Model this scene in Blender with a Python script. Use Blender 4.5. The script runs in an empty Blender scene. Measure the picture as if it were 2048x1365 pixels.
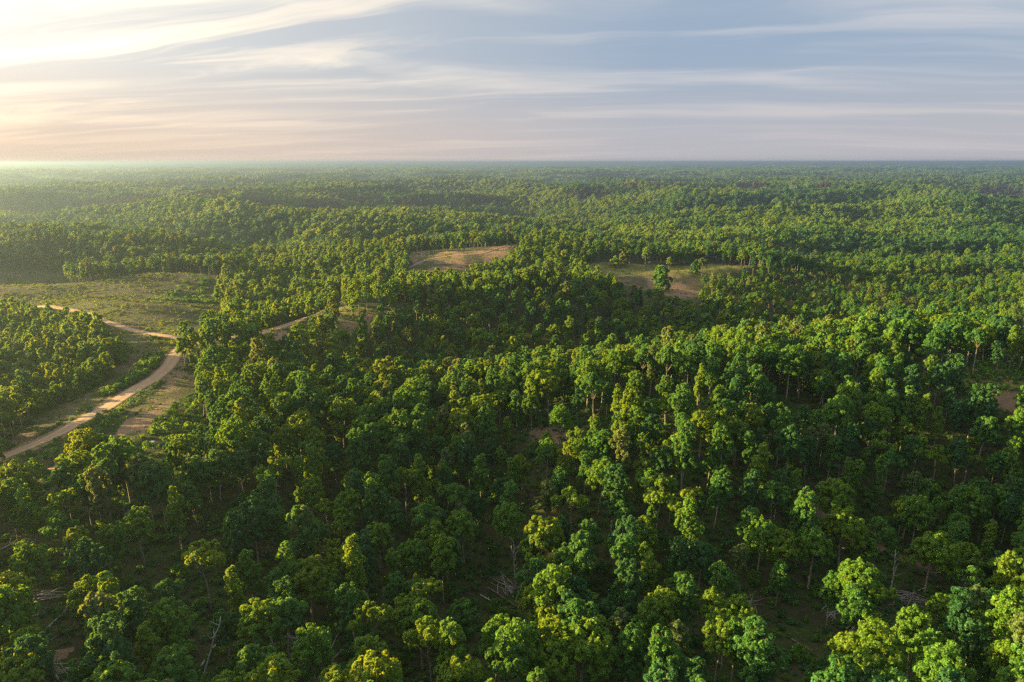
import bpy, math, random
import numpy as np
R = math.radians
scene = bpy.context.scene
col = scene.collection

# ------------------------------------------------------------------ camera
CAM_Z = 90.0
cam_d = bpy.data.cameras.new('camera')
cam = bpy.data.objects.new('camera', cam_d); col.objects.link(cam)
cam.location = (0, 0, CAM_Z)
cam.rotation_euler = (R(90 - 14.7), R(0.06), 0)
cam_d.sensor_width = 36.0; cam_d.lens = 24.0
cam_d.clip_start = 0.5; cam_d.clip_end = 120000
scene.camera = cam

# ------------------------------------------------------------------ light, sky, exposure
SUN_AZ = -80.0      # degrees from the view direction, to the left
SUN_EL = 10.5
sun_vec = (math.sin(R(SUN_AZ)) * math.cos(R(SUN_EL)), math.cos(R(SUN_AZ)) * math.cos(R(SUN_EL)), math.sin(R(SUN_EL)))
sun_d = bpy.data.lights.new('sun', 'SUN')
sun_d.energy = 5.0; sun_d.angle = R(0.7); sun_d.color = (1.0, 0.70, 0.26)
sun = bpy.data.objects.new('sun', sun_d); col.objects.link(sun)
from mathutils import Vector
sun.rotation_euler = Vector(sun_vec).to_track_quat('Z', 'Y').to_euler()
sun.location = (0, 0, 400)

scene.view_settings.view_transform = 'Standard'
scene.view_settings.look = 'None'
scene.view_settings.gamma = 1.0
scene.view_settings.use_curve_mapping = False
scene.view_settings.exposure = 2.5
scene.cycles.use_denoising = False
scene.cycles.max_bounces = 6
scene.cycles.diffuse_bounces = 4
scene.cycles.glossy_bounces = 1
scene.cycles.transmission_bounces = 3
scene.cycles.volume_bounces = 0
scene.cycles.sample_clamp_indirect = 1.0
scene.cycles.use_adaptive_sampling = False


class NT:
    """small node-tree helper"""
    def __init__(self, tree):
        self.t = tree; tree.nodes.clear()
    def n(self, kind, **kw):
        nd = self.t.nodes.new(kind)
        ins = kw.pop('ins', {})
        for k, v in kw.items(): setattr(nd, k, v)
        for k, v in ins.items():
            s = nd.inputs[k]
            if isinstance(v, bpy.types.NodeSocket): self.t.links.new(v, s)
            else: s.default_value = v
        return nd
    def math(self, op, a, b=0.0, c=0.0, clamp=False):
        nd = self.n('ShaderNodeMath', operation=op, use_clamp=clamp, ins={0: a, 1: b, 2: c})
        return nd.outputs[0]
    def mix(self, f, a, b, blend='MIX'):
        nd = self.n('ShaderNodeMix', data_type='RGBA', blend_type=blend)
        for i, v in ((0, f), (6, a), (7, b)):
            if isinstance(v, bpy.types.NodeSocket): self.t.links.new(v, nd.inputs[i])
            else: nd.inputs[i].default_value = v if i == 0 else (*v[:3], 1.0)
        return nd.outputs[2]
    def ramp(self, f, stops, interp='EASE'):
        nd = self.n('ShaderNodeValToRGB', ins={0: f})
        cr = nd.color_ramp; cr.interpolation = interp
        while len(cr.elements) < len(stops): cr.elements.new(0.5)
        for e, (p, c) in zip(cr.elements, stops):
            e.position = p; e.color = (*c, 1) if len(c) == 3 else c
        return nd.outputs[0]
    def noise(self, vec, scale, detail=4.0, rough=0.55, dist=0.0):
        nd = self.n('ShaderNodeTexNoise', ins={'Scale': scale, 'Detail': detail, 'Roughness': rough, 'Distortion': dist})
        if vec is not None: self.t.links.new(vec, nd.inputs['Vector'])
        return nd.outputs[0]


def g1(v): return (v, v, v)

world = bpy.data.worlds.new('World'); scene.world = world; world.use_nodes = True
w = NT(world.node_tree)
wout = w.n('ShaderNodeOutputWorld')
tc = w.n('ShaderNodeTexCoord').outputs['Generated']
dirn = w.n('ShaderNodeVectorMath', operation='NORMALIZE', ins={0: tc}).outputs[0]
sep = w.n('ShaderNodeSeparateXYZ', ins={0: dirn})
dz = w.math('MAXIMUM', sep.outputs[2], 0.0)
sky = w.n('ShaderNodeTexSky', sky_type='NISHITA', sun_disc=False, sun_elevation=R(SUN_EL), sun_rotation=R(SUN_AZ), air_density=1.0, dust_density=2.0, ozone_density=1.5)
skyc = w.n('ShaderNodeVectorMath', operation='SCALE', ins={0: sky.outputs[0], 'Scale': 0.05}).outputs[0]
# cloud deck: project the view direction onto a high layer
den = w.math('ADD', dz, 0.085)
cx = w.math('DIVIDE', sep.outputs[0], den)
cy = w.math('DIVIDE', sep.outputs[1], den)
cp = w.n('ShaderNodeCombineXYZ', ins={0: cx, 1: cy, 2: 0.0}).outputs[0]
mp = w.n('ShaderNodeMapping', ins={'Vector': cp, 'Rotation': (0, 0, R(36)), 'Scale': (0.15, 0.50, 1.0), 'Location': (6.1, 9.3, 0)}).outputs[0]
warp = w.n('ShaderNodeTexNoise', ins={'Vector': cp, 'Scale': 0.21, 'Detail': 4.0})
wv = w.n('ShaderNodeVectorMath', operation='MULTIPLY_ADD', ins={0: warp.outputs[1], 1: (0.75, 1.05, 0), 2: mp}).outputs[0]
n1 = w.noise(wv, 1.25, 6.0, 0.50, 0.3)
mp2 = w.n('ShaderNodeMapping', ins={'Vector': wv, 'Scale': (0.6, 1.5, 1.0), 'Location': (5.1, 2.2, 0)}).outputs[0]
n2 = w.noise(mp2, 2.6, 8.0, 0.62, 0.6)
bands = w.ramp(w.math('ADD', w.math('MULTIPLY', n1, 0.82), w.math('MULTIPLY', n2, 0.18)), [(0.45, g1(0)), (0.66, g1(1))])
veil = w.ramp(n2, [(0.35, g1(0)), (0.75, g1(1))])
sd = w.n('ShaderNodeVectorMath', operation='DOT_PRODUCT', ins={0: dirn, 1: sun_vec}).outputs['Value']
sd = w.math('MAXIMUM', sd, 0.0)
glow_wide = w.math('POWER', sd, 1.0)
glow_tight = w.math('POWER', sd, 3.6)
# thick cloud: blue-grey away from the sun, warm towards it; thin lit cloud: pale pink to cream
thick = w.mix(glow_wide, (0.114, 0.146, 0.192), (0.270, 0.255, 0.235))
thin = w.mix(glow_wide, (0.222, 0.222, 0.232), (0.450, 0.390, 0.285))
clouds = w.mix(bands, thick, thin)
low = w.ramp(dz, [(0.0, g1(1)), (0.15, g1(0))])
lowcol = w.mix(glow_wide, (0.196, 0.182, 0.190), (0.340, 0.235, 0.150))
wisps = w.ramp(n2, [(0.50, g1(0)), (0.68, g1(1))])
clouds = w.mix(w.math('MULTIPLY', wisps, w.math('MULTIPLY_ADD', glow_wide, 0.75, 0.22)), clouds, w.mix(glow_wide, (0.27, 0.25, 0.24), (0.52, 0.43, 0.29)))
clouds = w.mix(w.math('MULTIPLY', low, 0.80), clouds, lowcol)
up = w.ramp(dz, [(0.0, g1(0)), (0.16, g1(1))])
shine = w.n('ShaderNodeVectorMath', operation='SCALE', ins={0: (1.0, 0.88, 0.62), 'Scale': w.math('MULTIPLY', w.math('MULTIPLY', glow_tight, up), w.math('MULTIPLY_ADD', bands, 0.6, 0.4))}).outputs[0]
clouds = w.n('ShaderNodeVectorMath', operation='ADD', ins={0: clouds, 1: shine}).outputs[0]
skymix = w.mix(w.math('MULTIPLY_ADD', veil, 0.06, 0.90), skyc, clouds)
bg = w.n('ShaderNodeBackground', ins={'Color': skymix, 'Strength': 0.54})
world.node_tree.links.new(bg.outputs[0], wout.inputs[0])

# ------------------------------------------------------------------ terrain shape (world metres; y runs away from the camera)
# <control>
CONTROL = np.array([
    (-88.4, 99.0, 3.1), (-58.7, 108.0, -4.8), (0.0, 121.0, -16.2), (60.3, 120.0, -15.3), (108.9, 122.0, -17.0),
    (-123.1, 146.0, -0.2), (-90.6, 152.0, -3.9), (-57.3, 164.0, -11.3), (0.0, 178.0, -20.0), (83.5, 176.0, -18.7),
    (158.5, 188.0, -26.1), (-152.4, 186.0, -1.5), (99.0, 196.0, -13.3), (171.8, 208.0, -19.6), (12.8, 212.0, -8.8),
    (-68.1, 202.0, -4.1), (-154.2, 212.0, 0.3), (-151.1, 252.0, 0.2), (-151.8, 290.0, 1.9), (-131.4, 345.0, 2.3),
    (-113.7, 395.0, 2.4), (-109.6, 440.0, 2.5), (-109.9, 225.0, 0.5), (-32.8, 245.0, -7.3), (5.1, 255.0, -5.5),
    (45.1, 262.0, -1.4), (97.3, 270.0, 3.3), (130.6, 275.0, 0.2), (122.9, 236.0, -2.4), (52.8, 205.0, -0.2),
    (174.2, 244.0, 8.0), (181.3, 230.0, 7.1), (193.8, 262.0, 9.3), (165.6, 250.0, 8.6), (129.2, 226.0, -5.6),
    (209.9, 300.0, 0.2), (167.3, 330.0, 0.3), (216.8, 330.0, 1.9), (-6.4, 352.0, -21.2), (85.8, 412.0, -24.9),
    (144.0, 402.0, -19.3), (175.4, 418.0, -14.0), (-56.4, 330.0, -20.3), (-102.5, 318.0, -11.8), (-85.2, 372.0, 0.4),
    (-51.6, 400.0, 1.1), (-7.3, 410.0, 0.8), (53.6, 410.0, -2.3), (100.9, 415.0, -8.5), (133.9, 420.0, -13.9),
    (-6.9, 385.0, -13.3), (52.1, 395.0, -12.6), (-9.2, 520.0, -5.7), (-9.9, 560.0, -4.1), (55.4, 600.0, 3.0),
    (36.6, 660.0, 10.5), (-54.7, 600.0, 4.4), (-76.6, 680.0, 5.5), (-2.0, 690.0, 9.3), (76.5, 590.0, 1.5),
    (160.8, 580.0, 0.8), (114.1, 520.0, -1.6), (132.1, 485.0, -2.7), (123.8, 610.0, 1.6), (213.7, 610.0, 0.7),
    (153.3, 760.0, -11.7), (221.6, 520.0, -12.7), (271.3, 640.0, -18.7), (260.4, 450.0, -14.4), (399.0, 700.0, -22.3),
    (320.2, 440.0, -12.5), (431.7, 600.0, -17.2), (395.0, 800.0, -18.6), (604.8, 850.0, -18.3), (-256.8, 370.0, -1.9),
    (-241.2, 310.0, -2.6), (-190.8, 285.0, -4.7), (-177.9, 222.0, -4.3), (-166.6, 262.0, -0.1), (-188.7, 345.0, 2.9),
    (-268.2, 410.0, 2.3), (-199.6, 395.0, 2.4), (-237.7, 440.0, 0.9), (-352.0, 490.0, -6.3), (-307.0, 500.0, -8.2),
    (-257.5, 498.0, -7.8), (-304.6, 452.0, 0.2), (-243.0, 450.0, 0.2), (-299.2, 560.0, 1.4), (-322.1, 555.0, -1.5),
    (-246.3, 552.0, -1.4), (-341.4, 525.0, -2.9), (-395.0, 520.0, -2.8), (-383.6, 630.0, -12.5), (-308.5, 620.0, -9.0),
    (-445.2, 625.0, -11.7), (-541.9, 730.0, 10.7), (-479.4, 715.0, 9.5), (-422.0, 705.0, 7.3), (-363.5, 690.0, 4.3),
    (-300.5, 680.0, -9.5), (-447.0, 1080.0, 4.0), (-336.6, 1100.0, -1.2), (-571.7, 1090.0, -16.9), (-162.1, 1000.0, -4.9),
    (-281.4, 960.0, -12.0), (-198.6, 640.0, -1.5), (-128.1, 640.0, 3.1), (-201.6, 520.0, -9.7), (-150.9, 480.0, -6.5),
    (-124.4, 520.0, -5.8), (-149.0, 430.0, -10.7), (-520.0, 930.0, -42.0), (-330.0, 930.0, -44.0), (-180.0, 860.0, -36.0),
    (250.0, 960.0, -22.0), (450.0, 1000.0, -22.0), (650.0, 950.0, -22.0), (520.0, 760.0, -20.0), (-60.0, 860.0, -18.0),
    (0.0, 840.0, -18.0), (210.0, 380.0, -26.0), (240.0, 385.0, -26.0), (-420.0, 480.0, -14.0), (-350.0, 300.0, -18.0),
    (-260.0, 220.0, -16.0), (-200.0, 100.0, -18.0), (-230.0, 150.0, -18.0), (200.0, 100.0, 0.0), (330.0, 300.0, -2.0),
    (500.0, 600.0, -15.0), (0.0, 50.0, -2.0), (-120.0, 50.0, -4.0), (120.0, 50.0, 0.0), (0.0, 0.0, -3.0),
    (-150.0, 0.0, -14.0), (150.0, 0.0, 0.0),
])
# </control>
# <terrain>
def _hash(ix, iy, s):
    h = (ix.astype(np.int64) * 374761393 + iy.astype(np.int64) * 668265263 + s * 1442695041) & 0xFFFFFFFF
    h = ((h ^ (h >> 13)) * 1274126177) & 0xFFFFFFFF
    return ((h ^ (h >> 16)) & 0xFFFF) / 65535.0

def vnoise(x, y, s=0):
    x0 = np.floor(x); y0 = np.floor(y); fx = x - x0; fy = y - y0
    fx = fx * fx * fx * (fx * (6 * fx - 15) + 10); fy = fy * fy * fy * (fy * (6 * fy - 15) + 10)
    a = _hash(x0, y0, s); b = _hash(x0 + 1, y0, s); c = _hash(x0, y0 + 1, s); d = _hash(x0 + 1, y0 + 1, s)
    return (a + (b - a) * fx) * (1 - fy) + (c + (d - c) * fx) * fy

def fbm(x, y, s=0, octv=4, gain=0.5):
    t = 0.0; a = 1.0; n = 0.0
    for k in range(octv):
        t = t + a * vnoise(x * 2 ** k + 17.3 * k, y * 2 ** k - 9.1 * k, s + k); n += a; a *= gain
    return t / n

def smooth(a, b, v):
    t = np.clip((v - a) / (b - a), 0, 1); return t * t * (3 - 2 * t)

def hills(x, y):
    r = np.sqrt(x * x + y * y)
    n = 1 - np.abs(2 * fbm(x / 760.0 + 3.1, y / 560.0 + 7.7, 5, 4) - 1) * 2.2
    m = fbm(x / 3800.0 + 1.7, y / 2100.0 + 4.2, 11, 3) - 0.5
    far = smooth(900, 1800, r)
    z = -16 + (n - 0.55) * (30 + 38 * far) + m * 60 * smooth(1500, 6000, r) + 40 * smooth(4000, 17000, r)
    return np.where(z > 40, 40 + 20 * np.tanh((z - 40) / 20), z)

_K = 75.0
_d2 = ((CONTROL[:, None, :2] - CONTROL[None, :, :2]) ** 2).sum(2)
_A = 1 / np.sqrt(1 + _d2 / _K ** 2) + np.eye(len(CONTROL)) * 0.02
_W = np.linalg.solve(_A, CONTROL[:, 2] - hills(CONTROL[:, 0], CONTROL[:, 1]))

def height(x, y):
    x = np.asarray(x, float); y = np.asarray(y, float)
    sh = x.shape; xf = x.ravel(); yf = y.ravel()
    out = hills(xf, yf)
    near = np.nonzero((np.abs(yf) < 1750) & (np.abs(xf) < 1400))[0]
    for k in range(0, len(near), 40000):
        i = near[k:k + 40000]
        d2 = (xf[i, None] - CONTROL[None, :, 0]) ** 2 + (yf[i, None] - CONTROL[None, :, 1]) ** 2
        z = (1 / np.sqrt(1 + d2 / _K ** 2)) @ _W
        out[i] += z * (1 - smooth(1250, 1700, yf[i])) * (1 - smooth(900, 1350, np.abs(xf[i])))
    r = np.sqrt(xf * xf + yf * yf)
    out = out + (fbm(xf / 38.0, yf / 38.0, 21, 3) - 0.5) * 2.4 * (1 - smooth(1500, 4000, r))
    return out.reshape(sh)
# </terrain>

# ------------------------------------------------------------------ where things lie (world metres)
# <places>
REGIONS = {
    'scrub': [(-490.5, 514.3), (-398.2, 524.3), (-344.6, 529.9), (-336.9, 580.6), (-306.8, 580.5), (-277.6, 580.7), (-243.3, 560.5), (-227.6, 512.2), (-197.6, 464.1), (-183.2, 395.1), (-179.7, 353.6), (-174.3, 338.0), (-158.8, 302.9), (-156.6, 277.3), (-156.0, 257.0), (-155.8, 233.8), (-163.6, 226.4), (-162.0, 213.0), (-163.4, 207.8), (-171.8, 218.2), (-180.2, 251.3), (-177.3, 281.3), (-179.9, 299.7), (-181.8, 319.4), (-192.0, 332.6), (-207.7, 342.2), (-248.4, 387.9), (-301.0, 420.6), (-362.8, 474.0), (-466.3, 486.0)],
    'scrub_far': [(-529.3, 576.6), (-471.3, 624.2), (-453.5, 638.2), (-422.6, 636.9), (-401.1, 620.2), (-362.4, 528.9), (-395.3, 520.3), (-476.2, 515.3)],
    'young_left': [(-367.7, 430.6), (-329.1, 430.5), (-292.9, 410.0), (-242.6, 379.4), (-202.6, 334.5), (-187.7, 325.7), (-175.6, 311.2), (-176.9, 282.0), (-179.0, 250.2), (-185.2, 231.6), (-208.4, 232.3)],
    'young_hill': [(-233.4, 531.1), (-250.9, 677.9), (-206.6, 700.9), (-134.6, 700.4), (-106.9, 700.2), (-91.7, 597.3), (-96.0, 556.0), (-99.9, 401.2), (-112.5, 392.1), (-125.5, 359.9), (-134.4, 340.4), (-180.4, 413.1)],
    'young_mid': [(-90.6, 547.7), (-63.8, 561.8), (-37.8, 577.6), (-10.5, 596.2), (7.5, 639.6), (28.2, 690.5), (73.6, 690.9), (72.2, 592.0), (85.7, 490.7), (57.8, 441.9), (-7.7, 431.5), (-54.7, 423.7), (-80.7, 411.1)],
    'young_right': [(164.5, 536.0), (240.2, 566.3), (506.5, 671.0), (326.9, 426.1), (230.6, 455.6), (169.9, 421.9), (154.6, 434.0), (129.0, 448.4)],
    'clearing': [(-102.4, 668.8), (-80.5, 715.2), (-30.3, 647.3), (-7.3, 715.1), (5.7, 715.5), (19.8, 715.3), (1.9, 635.8), (-5.4, 617.1), (-15.1, 602.5), (-31.6, 578.0), (-49.0, 556.0), (-70.9, 550.7), (-85.2, 550.8)],
    'field': [(60.1, 600.8), (96.8, 609.2), (187.5, 612.8), (204.2, 570.7), (193.2, 562.4), (169.2, 550.9), (152.7, 537.4), (132.9, 471.7), (120.6, 455.7), (113.9, 484.2), (76.4, 500.8), (65.2, 566.3)],
    'field_bare': [(79.1, 532.1), (109.5, 537.0), (151.8, 546.5), (152.1, 532.1), (132.2, 468.8), (120.6, 455.7), (113.9, 484.2), (76.4, 500.8)],
    'glade': [(163.9, 248.3), (169.9, 252.4), (197.9, 276.7), (279.3, 353.7), (189.4, 235.9), (178.1, 239.6), (169.4, 241.7)],
    'glade_bare': [(168.9, 239.2), (178.7, 239.0), (190.7, 238.0), (212.0, 241.3), (201.4, 227.2), (183.8, 229.8), (176.2, 233.4)],
    'shoulder': [(-128.9, 198.9), (-138.2, 225.5), (-143.5, 256.1), (-150.5, 292.8), (-145.6, 291.7), (-131.5, 275.8), (-130.8, 252.2), (-128.2, 230.2), (-122.2, 207.2), (-121.8, 194.7)],
    'knoll': [(-108.7, 365.8), (-108.4, 397.5), (-100.1, 413.9), (-85.9, 397.0), (-76.5, 385.7), (-83.4, 365.1), (-99.2, 360.5)],
    'knoll_bare': [(-103.8, 373.9), (-96.0, 395.7), (-84.7, 390.8), (-84.7, 371.8), (-98.1, 367.5)],
    'patch': [(-124.0, 337.7), (-123.9, 353.5), (-119.1, 359.4), (-112.5, 343.5), (-118.4, 327.9)],
    'glade_thin': [(156.1, 279.1), (179.3, 269.9), (239.4, 304.7), (190.9, 240.6), (174.1, 242.8), (158.3, 236.8), (143.0, 238.3)],
    'slash': [(155.5, 429.5), (173.2, 428.9), (192.1, 426.7), (187.4, 411.2), (165.2, 406.8), (148.8, 413.6)],
    'thin_a': [(-120.3, 142.1), (-97.6, 144.7), (-78.8, 121.1), (-72.7, 103.7), (-90.3, 101.1)],
    'thin_b': [(-85.8, 149.6), (-71.9, 157.2), (-56.5, 123.5), (-66.9, 117.2)],
    'thin_c': [(62.3, 156.2), (123.5, 173.3), (104.7, 139.4), (57.2, 128.2)],
    'thin_d': [(-17.7, 173.0), (5.2, 173.6), (6.9, 144.0), (-11.2, 139.3)],
    'thin_e': [(-4.5, 237.1), (28.3, 231.7), (29.2, 209.3), (-4.0, 210.7)],
    'thin_f': [(-126.0, 216.0), (-104.0, 227.5), (-83.2, 187.6), (-104.6, 180.2)],
    'soil_a': [(-88.6, 108.4), (-85.5, 112.9), (-83.6, 111.3), (-85.3, 106.2)],
    'soil_b': [(-72.0, 125.9), (-70.6, 126.6), (-69.4, 124.5), (-70.4, 123.2)],
    'glade_b': [(124.7, 1062.4), (166.7, 1034.5), (150.6, 932.6), (106.6, 906.5)],
    'glade_c': [(340.2, 1444.7), (403.9, 1411.5), (340.1, 1172.0), (333.3, 1412.7)],
    'glade_d': [(314.0, 1037.3), (376.6, 963.5), (346.8, 885.9), (302.4, 997.6)],
}
BROWN_STANDS = [
    (-771, 1481, 238, 114),
    (-546, 1279, 6, 7),
    (-478, 1372, 33, 40),
    (-403, 1495, 54, 65),
    (-232, 1661, 47, 56),
    (-82, 1772, 57, 30),
    (317, 1876, 124, 59),
    (683, 2006, 45, 30),
    (803, 1822, 29, 30),
    (1473, 2101, 57, 68),
    (192, 1715, 48, 30),
    (-362, 1654, 54, 32),
]
LINES = {
    'road': [(-169.1, 195.6), (-165.3, 203.4), (-160.8, 211.4), (-156.4, 220.3), (-154.2, 237.3), (-155.5, 259.8), (-153.7, 280.2), (-154.0, 294.6), (-157.7, 308.2), (-158.9, 322.7), (-147.1, 332.6), (-135.0, 344.3), (-129.0, 369.1), (-124.5, 391.0), (-116.1, 403.5), (-110.0, 418.4), (-113.7, 463.7), (-105.8, 468.0)],
    'track': [(-381.5, 479.8), (-315.3, 437.5), (-277.0, 414.2), (-250.7, 396.3), (-234.0, 380.2), (-212.6, 364.4), (-188.8, 345.3), (-172.8, 336.4), (-158.0, 328.9)],
    'spur': [(-128.9, 198.9), (-134.9, 194.3), (-144.6, 187.7), (-147.7, 179.4)],
    'clearing_track': [(-95.7, 579.1), (-79.0, 618.1), (-56.9, 625.9), (-29.5, 627.9), (-9.1, 656.1), (5.7, 715.3)],
    'skid': [(90.6, 199.7), (95.0, 189.9), (99.8, 182.9), (112.1, 179.8), (120.5, 175.9)],
}
SPOTS = {
    'lone': [(90.2, 591.6), (116.8, 596.1), (133.9, 580.0), (147.5, 545.7), (152.1, 543.1), (109.9, 499.9), (133.2, 609.2), (151.2, 615.3), (104.0, 603.8), (96.9, 595.6)],
    'knoll_trees': [(-116.3, 379.9), (-107.5, 375.0), (-104.1, 374.9), (-98.9, 373.0), (-91.7, 382.5), (-89.0, 387.6), (-98.6, 393.9), (-83.2, 383.3)],
    'cone': [(-67.0, 663.5), (-56.7, 651.4), (-48.5, 649.1)],
    'rock': [(-116.1, 204.5), (-102.7, 199.0)],
    'stand': [(122.7, 608.5)],
    'post': [(177.0, 240.5)],
    'pile': [(107.0, 159.4), (-1.9, 161.1), (81.0, 149.2), (-100.9, 128.5), (60.3, 150.3), (-82.7, 104.9), (176.5, 420.2)],
    'snags': [(-42.0, 113.7), (-36.2, 117.0), (-49.0, 118.2), (-58.7, 107.8), (-14.0, 130.4), (4.1, 133.7), (0.8, 162.6), (102.3, 161.2), (144.3, 194.9)],
}
LOGS = [
    ((-90.2, 111.4), (-88.0, 121.7)),
    ((-92.0, 112.9), (-94.0, 126.1)),
    ((-100.6, 119.3), (-96.1, 122.2)),
    ((-76.3, 104.5), (-76.3, 109.9)),
    ((-69.1, 110.4), (-69.2, 120.1)),
    ((-77.6, 133.8), (-78.2, 143.3)),
    ((-78.1, 136.0), (-75.3, 140.7)),
    ((-32.8, 170.1), (-29.3, 169.8)),
    ((-8.5, 158.2), (0.8, 148.7)),
    ((-6.6, 161.0), (2.7, 151.4)),
    ((1.9, 141.5), (-2.1, 129.3)),
    ((-3.0, 145.3), (3.4, 141.8)),
    ((61.2, 149.8), (58.7, 140.3)),
    ((85.4, 149.0), (89.2, 145.3)),
    ((81.6, 143.8), (90.9, 150.8)),
    ((60.3, 150.3), (64.8, 152.4)),
    ((-60.2, 111.2), (-62.3, 132.5)),
    ((-123.6, 146.5), (-122.4, 151.6)),
    ((-62.5, 163.8), (-58.6, 168.8)),
    ((161.2, 408.7), (179.2, 410.7)),
    ((180.8, 422.9), (191.4, 421.0)),
    ((27.2, 157.7), (34.6, 155.2)),
    ((-51.9, 163.6), (-44.7, 167.6)),
    ((114.7, 165.8), (101.7, 157.6)),
    ((65.7, 138.2), (68.7, 132.8)),
    ((115.5, 149.9), (115.8, 140.5)),
    ((108.3, 129.6), (110.9, 126.4)),
    ((63.5, 173.5), (58.8, 167.3)),
    ((-81.8, 105.6), (-76.6, 105.8)),
    ((-100.8, 152.8), (-95.2, 158.6)),
    ((-65.9, 144.7), (-62.5, 152.1)),
    ((40.1, 186.9), (46.4, 188.2)),
    ((-22.4, 163.9), (-18.9, 156.3)),
]
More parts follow.
